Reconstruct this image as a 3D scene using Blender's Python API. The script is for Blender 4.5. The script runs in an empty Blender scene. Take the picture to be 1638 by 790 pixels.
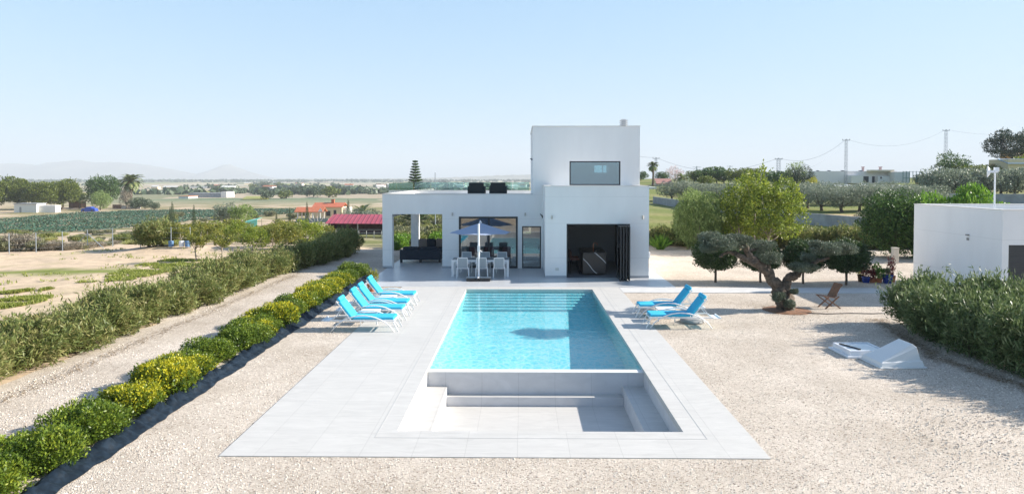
import bpy, math, random
import numpy as np
from mathutils import Vector, Matrix, noise
R = math.radians
C = bpy.context.scene.collection
scn = bpy.context.scene

# ------------------------------------------------------------------ camera
EYE = 4.2; FP = 1100.0
cam_d = bpy.data.cameras.new('camera'); cam = bpy.data.objects.new('camera', cam_d); C.objects.link(cam)
cam.location = (0, 0, EYE)
PITCH = R(1.5)
cam.rotation_euler = (R(90) - PITCH, 0, math.atan(14/FP)); cam_d.shift_y = -(111 - FP*math.tan(PITCH))/1638
cam_d.sensor_width = 36.0; cam_d.lens = 36.0*FP/1638.0
cam_d.clip_start = 0.1; cam_d.clip_end = 40000
scn.camera = cam

# ------------------------------------------------------------------ light
SUN_EL = 26.4; SUN_AZ = 7.0          # azimuth measured from +X towards +Y
wd = bpy.data.worlds.new('World'); scn.world = wd; wd.use_nodes = True
nt = wd.node_tree; nt.nodes.clear()
wo = nt.nodes.new('ShaderNodeOutputWorld'); bg = nt.nodes.new('ShaderNodeBackground')
sky = nt.nodes.new('ShaderNodeTexSky'); sky.sky_type = 'NISHITA'; sky.sun_disc = False
sky.sun_elevation = R(SUN_EL); sky.sun_rotation = R(90 - SUN_AZ)
sky.altitude = 60; sky.air_density = 1.0; sky.dust_density = 0.5; sky.ozone_density = 1.0
bg.inputs['Strength'].default_value = 0.106
# thin streaks of cloud low over the plain
tc = nt.nodes.new('ShaderNodeTexCoord'); mp = nt.nodes.new('ShaderNodeMapping')
mp.inputs['Scale'].default_value = (6, 6, 60)
nz = nt.nodes.new('ShaderNodeTexNoise'); nz.inputs['Scale'].default_value = 1.6; nz.inputs['Detail'].default_value = 6
cr = nt.nodes.new('ShaderNodeValToRGB'); cr.color_ramp.elements[0].position = .56; cr.color_ramp.elements[1].position = .78
sp = nt.nodes.new('ShaderNodeSeparateXYZ')
b1 = nt.nodes.new('ShaderNodeMapRange'); b1.inputs[1].default_value = .012; b1.inputs[2].default_value = .03
b2 = nt.nodes.new('ShaderNodeMapRange'); b2.inputs[1].default_value = .075; b2.inputs[2].default_value = .045
bl = nt.nodes.new('ShaderNodeMapRange'); bl.inputs[1].default_value = -.2; bl.inputs[2].default_value = -.42
mu = [nt.nodes.new('ShaderNodeMath') for _ in range(4)]
for m in mu: m.operation = 'MULTIPLY'
mx = nt.nodes.new('ShaderNodeMixRGB'); mx.inputs[2].default_value = (3.0, 3.2, 3.4, 1)
L = nt.links.new
L(tc.outputs['Generated'], mp.inputs[0]); L(mp.outputs[0], nz.inputs['Vector']); L(nz.outputs[0], cr.inputs[0])
L(tc.outputs['Generated'], sp.inputs[0]); L(sp.outputs[2], b1.inputs[0]); L(sp.outputs[2], b2.inputs[0]); L(sp.outputs[0], bl.inputs[0])
L(b1.outputs[0], mu[0].inputs[0]); L(b2.outputs[0], mu[0].inputs[1]); L(mu[0].outputs[0], mu[1].inputs[0]); L(bl.outputs[0], mu[1].inputs[1])
L(mu[1].outputs[0], mu[2].inputs[0]); L(cr.outputs[0], mu[2].inputs[1]); L(mu[2].outputs[0], mu[3].inputs[0]); mu[3].inputs[1].default_value = .55
# highlight roll-off of the bright sky near the sun and the horizon, channel by channel: c -> a*c/(b+c)
ss = nt.nodes.new('ShaderNodeSeparateColor'); sc3 = nt.nodes.new('ShaderNodeCombineColor'); L(sky.outputs[0], ss.inputs[0])
for i_, (a_c, b_c) in enumerate(((3.72, 2.35), (4.60, 1.95), (4.65, .685))):
    q1 = nt.nodes.new('ShaderNodeMath'); q1.operation = 'ADD'; q1.inputs[1].default_value = b_c; q2 = nt.nodes.new('ShaderNodeMath'); q2.operation = 'DIVIDE'
    q3 = nt.nodes.new('ShaderNodeMath'); q3.operation = 'MULTIPLY'; q3.inputs[1].default_value = a_c
    L(ss.outputs[i_], q1.inputs[0]); L(ss.outputs[i_], q2.inputs[0]); L(q1.outputs[0], q2.inputs[1]); L(q2.outputs[0], q3.inputs[0]); L(q3.outputs[0], sc3.inputs[i_])
# overhead the sky keeps its full deep blue
zf = nt.nodes.new('ShaderNodeMapRange'); zf.interpolation_type = 'SMOOTHSTEP'; zf.inputs[1].default_value = .38; zf.inputs[2].default_value = .75; L(sp.outputs[2], zf.inputs[0])
zm = nt.nodes.new('ShaderNodeMixRGB'); L(zf.outputs[0], zm.inputs[0]); L(sc3.outputs[0], zm.inputs[1]); L(sky.outputs[0], zm.inputs[2])
L(mu[3].outputs[0], mx.inputs[0]); L(zm.outputs[0], mx.inputs[1])
L(mx.outputs[0], bg.inputs['Color']); L(bg.outputs[0], wo.inputs['Surface'])

sd = bpy.data.lights.new('sun', 'SUN'); sd.energy = 5.0; sd.angle = R(0.5); sd.color = (1.0, .93, .835)
sun = bpy.data.objects.new('sun', sd); C.objects.link(sun)
_e, _a = R(SUN_EL), R(SUN_AZ)
to_sun = Vector((math.cos(_e)*math.cos(_a), math.cos(_e)*math.sin(_a), math.sin(_e)))
sun.rotation_euler = to_sun.to_track_quat('Z', 'Y').to_euler(); sun.location = (40, 10, 40)

scn.view_settings.view_transform = 'Standard'; scn.view_settings.look = 'None'
scn.view_settings.exposure = 1.2; scn.view_settings.gamma = 1.0; scn.view_settings.use_curve_mapping = False
scn.cycles.max_bounces = 10; scn.cycles.diffuse_bounces = 4; scn.cycles.transparent_max_bounces = 16
scn.cycles.volume_bounces = 0
scn.cycles.use_denoising = True
scn.cycles.caustics_reflective = False; scn.cycles.caustics_refractive = False
scn.cycles.sample_clamp_indirect = 6

# ------------------------------------------------------------------ terrain heights
LT = np.array([(-50, 0), (42, 0), (60, -1.2), (90, -3.7), (100, -4.3), (130, -5.5), (170, -6.2), (220, -6.8), (300, -7.6),
               (450, -8.8), (700, -10.2), (1200, -11.6), (3000, -12), (20000, -13)], float)
RT = np.array([(-50, 0), (60, 0), (90, .1), (120, .5), (160, 2.0), (200, 3.2), (300, 3.6), (500, -3), (1200, -11.6),
               (3000, -12), (20000, -13)], float)
def sst(t): t = min(1, max(0, t)); return t*t*(3-2*t)
def hz(x, y):
    if y < 30 and x < 30: return 0.0
    yy = max(y, 1.0); r = x/yy
    zl = float(np.interp(y, LT[:, 0], LT[:, 1])); zr = float(np.interp(y, RT[:, 0], RT[:, 1]))
    w = sst((r+.08)/.2); z = zl*(1-w) + zr*w
    if zr > 0: z += sst((r-.52)/.2)*zr*1.25*w*(1 if y < 300 else max(0, 1-(y-300)/150))
    if y > 38:
        z += (noise.noise(Vector((x*.09, y*.09, 3)))*.25 + noise.noise(Vector((x*.4, y*.4, 7)))*.05)*min(1, (y-38)/20)
    if -24 < x < -15 and 35 < y < 44:      # low spoil bank by the wire fence
        z += .35*math.exp(-((y-39.5)/1.4)**2)*sst((x+24)/3)*sst((-15-x)/3)
    return z
def at(px, py):
    """the point of the terrain that the photograph shows at px, py"""
    k = (px-833)/FP; s = (py-284)/FP; y = 5.0
    while y < 9000:
        if EYE - s*y <= hz(k*y, y): break
        y *= 1.004
    return Vector((k*y, y, hz(k*y, y)))
def gp(px, Y):
    x = (px-833)*Y/FP; return Vector((x, Y, hz(x, Y)))

# ------------------------------------------------------------------ materials
MATS = {}
def lin(c): return tuple(((v/255)/12.92 if v/255 <= .04045 else ((v/255+.055)/1.055)**2.4) for v in c)
def mat(name, col, rough=.6, metal=0, var=.0, vscale=8, bump=0, bscale=60, spec=.5):
    if name in MATS: return MATS[name]
    m = bpy.data.materials.new(name); m.use_nodes = True; n = m.node_tree; p = n.nodes['Principled BSDF']
    p.inputs['Base Color'].default_value = (*col, 1); p.inputs['Roughness'].default_value = rough
    p.inputs['Metallic'].default_value = metal; p.inputs['Specular IOR Level'].default_value = spec
    g = n.nodes.new('ShaderNodeNewGeometry')
    if var:
        t = n.nodes.new('ShaderNodeTexNoise'); t.inputs['Scale'].default_value = vscale; t.inputs['Detail'].default_value = 5
        n.links.new(g.outputs['Position'], t.inputs['Vector'])
        r = n.nodes.new('ShaderNodeValToRGB'); r.color_ramp.elements[0].position = .3; r.color_ramp.elements[1].position = .7
        r.color_ramp.elements[0].color = (*[c*(1-var) for c in col], 1); r.color_ramp.elements[1].color = (*[min(1, c*(1+var)) for c in col], 1)
        n.links.new(t.outputs[0], r.inputs[0]); n.links.new(r.outputs[0], p.inputs['Base Color'])
    if bump:
        t = n.nodes.new('ShaderNodeTexNoise'); t.inputs['Scale'].default_value = bscale; t.inputs['Detail'].default_value = 4
        n.links.new(g.outputs['Position'], t.inputs['Vector'])
        b = n.nodes.new('ShaderNodeBump'); b.inputs['Strength'].default_value = bump; b.inputs['Distance'].default_value = .01
        n.links.new(t.outputs[0], b.inputs['Height']); n.links.new(b.outputs[0], p.inputs['Normal'])
    MATS[name] = m; return m

def leafmat(name, cols, trans=.35, rough=.45):
    """cols: list of base colours spread over the single leaves"""
    m = bpy.data.materials.new(name); m.use_nodes = True; n = m.node_tree; n.nodes.clear()
    o = n.nodes.new('ShaderNodeOutputMaterial'); g = n.nodes.new('ShaderNodeNewGeometry')
    r = n.nodes.new('ShaderNodeValToRGB'); e = r.color_ramp.elements
    cols = [tuple(min(.8, v*1.5) for v in c) for c in cols]; e[0].position = 0; e[0].color = (*cols[0], 1); e[1].position = 1; e[1].color = (*cols[-1], 1)
    for i, c in enumerate(cols[1:-1]):
        x = e.new((i+1)/(len(cols)-1)); x.color = (*c, 1)
    # clump-scale drift of hue added to the per leaf value
    tn = n.nodes.new('ShaderNodeTexNoise'); tn.inputs['Scale'].default_value = 2.2
    n.links.new(g.outputs['Position'], tn.inputs['Vector'])
    ad = n.nodes.new('ShaderNodeMath'); ad.operation = 'MULTIPLY_ADD'; ad.inputs[1].default_value = .55
    mr = n.nodes.new('ShaderNodeMapRange'); mr.inputs[1].default_value = .3; mr.inputs[2].default_value = .7; mr.inputs[4].default_value = .45
    n.links.new(tn.outputs[0], mr.inputs[0])
    n.links.new(g.outputs['Random Per Island'], ad.inputs[0]); n.links.new(mr.outputs[0], ad.inputs[2])
    n.links.new(ad.outputs[0], r.inputs[0])
    p = n.nodes.new('ShaderNodeBsdfPrincipled'); p.inputs['Roughness'].default_value = rough; p.inputs['Specular IOR Level'].default_value = .35
    t = n.nodes.new('ShaderNodeBsdfTranslucent'); mx = n.nodes.new('ShaderNodeMixShader'); mx.inputs[0].default_value = trans
    n.links.new(r.outputs[0], p.inputs['Base Color']); n.links.new(r.outputs[0], t.inputs['Color'])
    n.links.new(p.outputs[0], mx.inputs[1]); n.links.new(t.outputs[0], mx.inputs[2]); n.links.new(mx.outputs[0], o.inputs['Surface'])
    MATS[name] = m; return m

def tilemat(name, axis, size=(.8, .8), base=(.56, .54, .505), off=(0, 0), joint=.004, dark=.74):
    m = bpy.data.materials.new(name); m.use_nodes = True; n = m.node_tree; p = n.nodes['Principled BSDF']; l = n.links.new
    g = n.nodes.new('ShaderNodeNewGeometry'); s = n.nodes.new('ShaderNodeSeparateXYZ'); c = n.nodes.new('ShaderNodeCombineXYZ')
    l(g.outputs['Position'], s.inputs[0]); a = {'xy': (0, 1), 'xz': (0, 2), 'yz': (1, 2)}[axis]
    for i in (0, 1):
        q = n.nodes.new('ShaderNodeMath'); q.operation = 'ADD'; q.inputs[1].default_value = off[i] + 100*size[i]
        l(s.outputs[a[i]], q.inputs[0]); l(q.outputs[0], c.inputs[i])
    b = n.nodes.new('ShaderNodeTexBrick'); b.offset = 0; b.inputs['Scale'].default_value = 1
    b.inputs['Brick Width'].default_value = size[0]; b.inputs['Row Height'].default_value = size[1]
    b.inputs['Mortar Size'].default_value = joint; b.inputs['Mortar Smooth'].default_value = .3
    b.inputs['Color1'].default_value = (1, 1, 1, 1); b.inputs['Color2'].default_value = (.965, .965, .965, 1); b.inputs['Mortar'].default_value = (dark, dark, dark, 1)
    l(c.outputs[0], b.inputs['Vector'])
    # stone veining: stretched, warped noise, different per tile direction
    mp = n.nodes.new('ShaderNodeMapping'); mp.inputs['Rotation'].default_value = (.3, .5, .6); mp.inputs['Scale'].default_value = (1.0, 3.4, 2.0)
    l(g.outputs['Position'], mp.inputs[0])
    t = n.nodes.new('ShaderNodeTexNoise'); t.inputs['Scale'].default_value = 1.6; t.inputs['Detail'].default_value = 8; t.inputs['Distortion'].default_value = 1.2; t.inputs['Roughness'].default_value = .62
    l(mp.outputs[0], t.inputs['Vector'])
    r = n.nodes.new('ShaderNodeValToRGB'); r.color_ramp.elements[0].position = .3; r.color_ramp.elements[1].position = .72
    r.color_ramp.elements[0].color = (*[v*.90 for v in base], 1); r.color_ramp.elements[1].color = (*[min(.85, v*1.06) for v in base], 1)
    l(t.outputs[0], r.inputs[0])
    mx = n.nodes.new('ShaderNodeMixRGB'); mx.blend_type = 'MULTIPLY'; mx.inputs[0].default_value = 1
    l(r.outputs[0], mx.inputs[1]); l(b.outputs['Color'], mx.inputs[2]); l(mx.outputs[0], p.inputs['Base Color'])
    p.inputs['Roughness'].default_value = .55; p.inputs['Specular IOR Level'].default_value = .4
    bp = n.nodes.new('ShaderNodeBump'); bp.inputs['Strength'].default_value = .25; bp.inputs['Distance'].default_value = .004; bp.invert = True
    l(b.outputs['Fac'], bp.inputs['Height']); l(bp.outputs[0], p.inputs['Normal'])
    MATS[name] = m; return m

TXY = tilemat('tile_floor', 'xy', off=(.05, .02)); TXZ = tilemat('tile_riser', 'xz', off=(.05, 0), base=(.56, .56, .57)); TYZ = tilemat('tile_side', 'yz', base=(.58, .58, .59))
POOLT = tilemat('pool_lining_tile', 'xy', base=(.66, .74, .76), joint=.003, dark=.8)
PORCH = tilemat('porch_floor_tile', 'xy', base=(.52, .53, .54), off=(.1, .3)); PORCH.node_tree.nodes['Principled BSDF'].inputs['Roughness'].default_value = .32

def render_wall(name, col, lines=()):
    m = bpy.data.materials.new(name); m.use_nodes = True; n = m.node_tree; p = n.nodes['Principled BSDF']; l = n.links.new
    g = n.nodes.new('ShaderNodeNewGeometry'); t = n.nodes.new('ShaderNodeTexNoise'); t.inputs['Scale'].default_value = 1.1; t.inputs['Detail'].default_value = 7
    mp = n.nodes.new('ShaderNodeMapping'); mp.inputs['Scale'].default_value = (1, 1, .35); l(g.outputs['Position'], mp.inputs[0]); l(mp.outputs[0], t.inputs['Vector'])
    r = n.nodes.new('ShaderNodeValToRGB'); r.color_ramp.elements[0].position = .35; r.color_ramp.elements[1].position = .7
    r.color_ramp.elements[0].color = (*[v*.93 for v in col], 1); r.color_ramp.elements[1].color = (*col, 1)
    l(t.outputs[0], r.inputs[0]); last = r.outputs[0]
    s = n.nodes.new('ShaderNodeSeparateXYZ'); l(g.outputs['Position'], s.inputs[0])
    for z in lines:   # shallow expansion joints in the render
        a = n.nodes.new('ShaderNodeMath'); a.operation = 'SUBTRACT'; a.inputs[1].default_value = z; l(s.outputs[2], a.inputs[0])
        b = n.nodes.new('ShaderNodeMath'); b.operation = 'ABSOLUTE'; l(a.outputs[0], b.inputs[0])
        c = n.nodes.new('ShaderNodeMath'); c.operation = 'LESS_THAN'; c.inputs[1].default_value = .009; l(b.outputs[0], c.inputs[0])
        x = n.nodes.new('ShaderNodeMixRGB'); x.inputs[2].default_value = (*[v*.86 for v in col], 1)
        l(c.outputs[0], x.inputs[0]); l(last, x.inputs[1]); last = x.outputs[0]
    l(last, p.inputs['Base Color']); p.inputs['Roughness'].default_value = .85; p.inputs['Specular IOR Level'].default_value = .2
    # faint rain streaks and patches of grime in the render
    mq = n.nodes.new('ShaderNodeMapping'); mq.inputs['Scale'].default_value = (2.2, 2.2, .25); l(g.outputs['Position'], mq.inputs[0])
    tq = n.nodes.new('ShaderNodeTexNoise'); tq.inputs['Scale'].default_value = 1.5; tq.inputs['Detail'].default_value = 6; l(mq.outputs[0], tq.inputs['Vector'])
    rq = n.nodes.new('ShaderNodeValToRGB'); rq.color_ramp.elements[0].position = .33; rq.color_ramp.elements[0].color = (.90, .89, .87, 1); rq.color_ramp.elements[1].position = .52; rq.color_ramp.elements[1].color = (1, 1, 1, 1)
    l(tq.outputs[0], rq.inputs[0]); xq = n.nodes.new('ShaderNodeMixRGB'); xq.blend_type = 'MULTIPLY'; xq.inputs[0].default_value = .12; l(last, xq.inputs[1]); l(rq.outputs[0], xq.inputs[2]); l(xq.outputs[0], p.inputs['Base Color'])
    t2 = n.nodes.new('ShaderNodeTexNoise'); t2.inputs['Scale'].default_value = 45; t2.inputs['Detail'].default_value = 3; l(g.outputs['Position'], t2.inputs['Vector'])
    bp = n.nodes.new('ShaderNodeBump'); bp.inputs['Strength'].default_value = .2; bp.inputs['Distance'].default_value = .01; l(t2.outputs[0], bp.inputs['Height']); l(bp.outputs[0], p.inputs['Normal'])
    MATS[name] = m; return m
WALL = render_wall('white_render', (.86, .85, .83), (.84, 2.28, 3.40))
WALLG = render_wall('white_render_annex', (.86, .85, .84), (2.1, .7))

GREY = mat('anthracite_frame', (.02, .024, .028), .4)
WHITEM = mat('white_powder_metal', (.82, .82, .82), .35)
TAUPE = mat('coping_metal', (.62, .60, .57), .5)
CUSH = mat('turquoise_cushion', (.03, .44, .66), .8, var=.06, vscale=5, bump=.3, bscale=200)
NAVY = mat('dark_navy_fabric', (.018, .028, .045), .85, var=.2, vscale=20)
BEIGE = mat('taupe_fabric', (.25, .20, .18), .9)
BLACKP = mat('black_plastic', (.02, .02, .022), .45)
SLING = mat('grey_sling_mesh', (.34, .38, .41), .8, var=.05, vscale=90)
WOOD = mat('weathered_teak', (.16, .075, .035), .6, var=.35, vscale=14)
BARK = mat('olive_bark', (.115, .085, .062), .9, var=.5, vscale=14, bump=1, bscale=26)
BARK2 = mat('pale_bark', (.30, .26, .21), .9, var=.4, vscale=12)
BARKD = mat('dark_bark', (.10, .075, .055), .9, var=.4, vscale=12)
CONC = mat('pale_concrete', (.56, .55, .53), .8, var=.08, vscale=3)
GREYC = mat('grey_block_wall', (.30, .31, .32), .85, var=.2, vscale=1.2)
INT = mat('interior_paint', (.42, .43, .45), .7)
INTF = mat('interior_floor', (.25, .26, .28), .25)
TERRA = mat('terracotta', (.42, .14, .06), .75, var=.15, vscale=20)
BLUEG = mat('blue_glaze', (.012, .04, .22), .2, var=.3, vscale=9)
SOIL = mat('potting_soil', (.07, .045, .03), .95)
STEEL = mat('galvanised_steel', (.30, .34, .38), .5, metal=.3); PYL = mat('pylon_steel', (.13, .17, .22), .6)
WIREM = mat('dark_wire', (.16, .20, .25), .6)
WHITEP = mat('white_plastic', (.75, .76, .78), .4)

def ior_both_sides(n, f, ior):
    """a thin sheet reflects alike from both of its sides"""
    g = n.nodes.new('ShaderNodeNewGeometry'); m = n.nodes.new('ShaderNodeMapRange'); m.inputs[3].default_value = ior; m.inputs[4].default_value = 1/ior
    n.links.new(g.outputs['Backfacing'], m.inputs[0]); n.links.new(m.outputs[0], f.inputs[0])
def glassmat(name, tint, refl=1.0):
    m = bpy.data.materials.new(name); m.use_nodes = True; n = m.node_tree; n.nodes.clear(); l = n.links.new
    o = n.nodes.new('ShaderNodeOutputMaterial'); t = n.nodes.new('ShaderNodeBsdfTransparent'); t.inputs[0].default_value = (*tint, 1)
    g = n.nodes.new('ShaderNodeBsdfGlossy'); g.inputs['Roughness'].default_value = .01
    f = n.nodes.new('ShaderNodeFresnel'); ior_both_sides(n, f, 1.5)
    a = n.nodes.new('ShaderNodeMath'); a.operation = 'MULTIPLY_ADD'; a.inputs[1].default_value = 1.6; a.inputs[2].default_value = .03*refl; a.use_clamp = True
    x = n.nodes.new('ShaderNodeMixShader'); l(f.outputs[0], a.inputs[0]); l(a.outputs[0], x.inputs[0]); l(t.outputs[0], x.inputs[1]); l(g.outputs[0], x.inputs[2]); l(x.outputs[0], o.inputs[0])
    MATS[name] = m; return m
GLASS = glassmat('window_glass', (.75, .82, .84), 4); GLASSR = glassmat('clear_glass', (.66, .84, .80), 5); GLASSU = glassmat('tinted_upper_glass', (.45, .68, .74), 9)

# ------------------------------------------------------------------ mesh builder
class MB:
    def __init__(s): s.v = []; s.f = []; s.m = []; s.mi = 0
    def add(s, vs, fs):
        o = len(s.v); s.v += [tuple(v) for v in vs]; s.f += [tuple(i+o for i in f) for f in fs]; s.m += [s.mi]*len(fs); return s
    def box(s, x0, x1, y0, y1, z0, z1, M=None):
        x0, x1 = min(x0, x1), max(x0, x1); y0, y1 = min(y0, y1), max(y0, y1); z0, z1 = min(z0, z1), max(z0, z1)
        vs = [Vector(p) for p in ((x0,y0,z0),(x1,y0,z0),(x1,y1,z0),(x0,y1,z0),(x0,y0,z1),(x1,y0,z1),(x1,y1,z1),(x0,y1,z1))]
        if M is not None: vs = [M @ v for v in vs]
        return s.add(vs, [(0,3,2,1),(4,5,6,7),(0,1,5,4),(1,2,6,5),(2,3,7,6),(3,0,4,7)])
    def rbox(s, x0, x1, y0, y1, z0, z1, r=.02, M=None):
        """box with all edges bevelled"""
        import bmesh
        bm = bmesh.new(); bmesh.ops.create_cube(bm, size=1)
        for v in bm.verts: v.co = Vector(((x0+x1)/2+v.co.x*(x1-x0), (y0+y1)/2+v.co.y*(y1-y0), (z0+z1)/2+v.co.z*(z1-z0)))
        bmesh.ops.bevel(bm, geom=bm.edges[:], offset=r, segments=2, affect='EDGES', profile=.5)
        bm.verts.index_update(); vs = [v.co.copy() for v in bm.verts]; fs = [[v.index for v in f.verts] for f in bm.faces]; bm.free()
        if M is not None: vs = [M @ v for v in vs]
        return s.add(vs, fs)
    def tube(s, pts, r, n=8, cap=True, jit=0, rng=None):
        pts = [Vector(p) for p in pts]; rs = r if isinstance(r, (list, tuple)) else [r]*len(pts)
        o = len(s.v); a = None; vs = []
        for i, p in enumerate(pts):
            d = (pts[min(i+1, len(pts)-1)]-pts[max(i-1, 0)]).normalized()
            if a is None: a = d.cross(Vector((0, 0, 1)) if abs(d.z) < .9 else Vector((1, 0, 0))).normalized()
            a = (a-d*a.dot(d)).normalized(); b = d.cross(a)
            for k in range(n):
                t = 2*math.pi*k/n; q = rs[i]*(1+(rng.uniform(-jit, jit) if jit else 0)); vs.append(p+(a*math.cos(t)+b*math.sin(t))*q)
        fs = [(i*n+k, i*n+(k+1) % n, (i+1)*n+(k+1) % n, (i+1)*n+k) for i in range(len(pts)-1) for k in range(n)]
        if cap: fs += [tuple(range(n))[::-1], tuple((len(pts)-1)*n+k for k in range(n))]
        return s.add(vs, fs)
    def bar(s, p, q, w, h=None):
        """square bar from p to q"""
        p, q = Vector(p), Vector(q); d = (q-p); ln = d.length; M = Matrix.Translation(p) @ d.to_track_quat('Z', 'Y').to_matrix().to_4x4()
        h = h or w; return s.box(-w/2, w/2, -h/2, h/2, 0, ln, M)
    def lathe(s, prof, n=20, c=(0, 0, 0), M=None):
        c = Vector(c); vs = []
        for r_, z in prof:
            for k in range(n): t = 2*math.pi*k/n; vs.append(c+Vector((r_*math.cos(t), r_*math.sin(t), z)))
        if M is not None: vs = [M @ v for v in vs]
        fs = [(i*n+k, i*n+(k+1) % n, (i+1)*n+(k+1) % n, (i+1)*n+k) for i in range(len(prof)-1) for k in range(n)]
        fs += [tuple(range(n))[::-1], tuple((len(prof)-1)*n+k for k in range(n))]
        return s.add(vs, fs)
    def poly(s, pts): return s.add(pts, [tuple(range(len(pts)))])
    def build(s, name, mats, parent=None, smooth=False, loc=None, bevel=0):
        me = bpy.data.meshes.new(name); vs = s.v
        off = None
        if parent is not None and parent.get('_w'): off = parent.location
        if loc is not None and parent is None: off = Vector(loc)
        if off is not None: vs = [(v[0]-off[0], v[1]-off[1], v[2]-off[2]) for v in vs]
        me.from_pydata(vs, [], s.f); me.update()
        for m in (mats if isinstance(mats, (list, tuple)) else [mats]): me.materials.append(m)
        if len(me.materials) > 1: me.polygons.foreach_set('material_index', s.m)
        if smooth: me.polygons.foreach_set('use_smooth', [True]*len(me.polygons))
        o = bpy.data.objects.new(name, me); C.objects.link(o)
        if parent is not None: o.parent = parent
        elif loc is not None: o.location = loc
        if bevel:
            b = o.modifiers.new('bevel', 'BEVEL'); b.width = bevel; b.segments = 2; b.limit_method = 'ANGLE'
        return o

def tag(o, label=None, cat=None, group=None, kind=None):
    if label: o['label'] = label
    if cat: o['category'] = cat
    if group: o['group'] = group
    if kind: o['kind'] = kind
    return o
def thing(name, label, cat, loc=(0, 0, 0), rz=0, group=None, world=False):
    o = bpy.data.objects.new(name, None); C.objects.link(o); o.location = loc; o.rotation_euler = (0, 0, rz)
    o.empty_display_size = .2
    if world: o['_w'] = 1
    return tag(o, label, cat, group)
def copy_tree(o, parent=None):
    c = o.copy(); C.objects.link(c); c.parent = parent
    for ch in list(o.children): copy_tree(ch, c)
    return c
def place(src, loc, rz=0, sc=1, label=None, group=None, first=[set()]):
    """use the prototype itself the first time, copies afterwards"""
    if src.name not in first[0]: first[0].add(src.name); o = src
    else: o = copy_tree(src)
    o.location = loc; o.rotation_euler = (0, 0, rz); o.scale = (sc, sc, sc) if not isinstance(sc, (tuple, list)) else sc
    if label: o['label'] = label
    if group: o['group'] = group
    return o

# ------------------------------------------------------------------ foliage builder
def leaf_mesh(name, clumps, n, size, mat_, seed=1, aspect=.35, shell=.75, up=.3, droop=0, outw=.6, parent=None, core=0, zmin=None, holes=0, hthr=-.28, shoots=0, shl=.3):
    """clumps: (x,y,z,rx,ry,rz). many single leaves spread through the clumps"""
    rg = np.random.default_rng(seed); cl = np.array(clumps, float)
    vol = (cl[:, 3]*cl[:, 4]*cl[:, 5])**(.72); idx = rg.choice(len(cl), size=n, p=vol/vol.sum())
    d = rg.normal(size=(n, 3)); d /= np.linalg.norm(d, axis=1)[:, None]
    r = np.where(rg.random(n) < shell, rg.uniform(.78, 1.06, n), rg.random(n)**(1/3))
    # bumpy surface on each clump
    ph = idx*1.7; bump = 1 + .13*np.sin(d[:, 0]*7+ph)*np.sin(d[:, 1]*6+ph*2)+.08*np.sin(d[:, 2]*9+ph)
    p = cl[idx, :3] + d*cl[idx, 3:6]*(r*bump)[:, None]
    if holes:
        q = np.sin(p[:, 0]*holes+seed)*np.sin(p[:, 1]*holes*1.1+2)*np.sin(p[:, 2]*holes*1.3+1)
        k = q > hthr; p, d = p[k], d[k]
    if zmin is not None:
        k = p[:, 2] > zmin; p, d = p[k], d[k]
    if shoots:
        k0 = rg.choice(np.where(d[:, 2] > -.1)[0], shoots); sp0 = cl[idx[k0], :3] + (p[k0]-cl[idx[k0], :3])*.9 if zmin is None and not holes else p[k0]
        dr = d[k0]*.5+np.array([0, 0, .8])+rg.normal(size=(shoots, 3))*.25; dr /= np.linalg.norm(dr, axis=1)[:, None]; L_ = shl*rg.uniform(.4, 1.2, shoots)
        st = np.linspace(0, 1, 9)[None, :, None]; q_ = (sp0[:, None]+dr[:, None]*L_[:, None, None]*st).reshape(-1, 3)
        p = np.vstack([p, q_+rg.normal(size=q_.shape)*size*.2]); d = np.vstack([d, np.repeat(dr, 9, 0)])
    n = len(p)
    ax = d*outw + rg.normal(size=(n, 3))*.55; ax[:, 2] += up-droop*1.6; ax /= np.linalg.norm(ax, axis=1)[:, None]
    sd_ = np.cross(ax, rg.normal(size=(n, 3))); sd_ /= np.linalg.norm(sd_, axis=1)[:, None]
    ln = size*rg.uniform(.6, 1.35, n)[:, None]; w = ln*aspect
    nm = np.cross(ax, sd_)
    v = np.empty((n, 4, 3)); v[:, 0] = p-ax*ln*.5; v[:, 1] = p+sd_*w*.5+nm*w*.12; v[:, 2] = p+ax*ln*.5; v[:, 3] = p-sd_*w*.5+nm*w*.12
    me = bpy.data.meshes.new(name); me.vertices.add(n*4); me.vertices.foreach_set('co', v.ravel())
    me.loops.add(n*4); me.loops.foreach_set('vertex_index', np.arange(n*4)); me.polygons.add(n)
    me.polygons.foreach_set('loop_start', np.arange(n)*4); me.update(calc_edges=True)
    me.materials.append(mat_); o = bpy.data.objects.new(name, me); C.objects.link(o)
    if parent is not None: o.parent = parent
    return o
def rclumps(rng, n, rad, c=(0, 0, 0), rs=(.35, .55), flat=.8, squash=(1, 1, 1)):
    out = []
    for i in range(n):
        d = Vector((rng.gauss(0, 1), rng.gauss(0, 1), rng.gauss(0, 1))).normalized(); q = rng.uniform(.45, .75)
        s = rng.uniform(*rs)*rad
        out.append((c[0]+d.x*rad*q*squash[0], c[1]+d.y*rad*q*squash[1], c[2]+d.z*rad*q*squash[2], s, s, s*flat))
    return out
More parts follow.
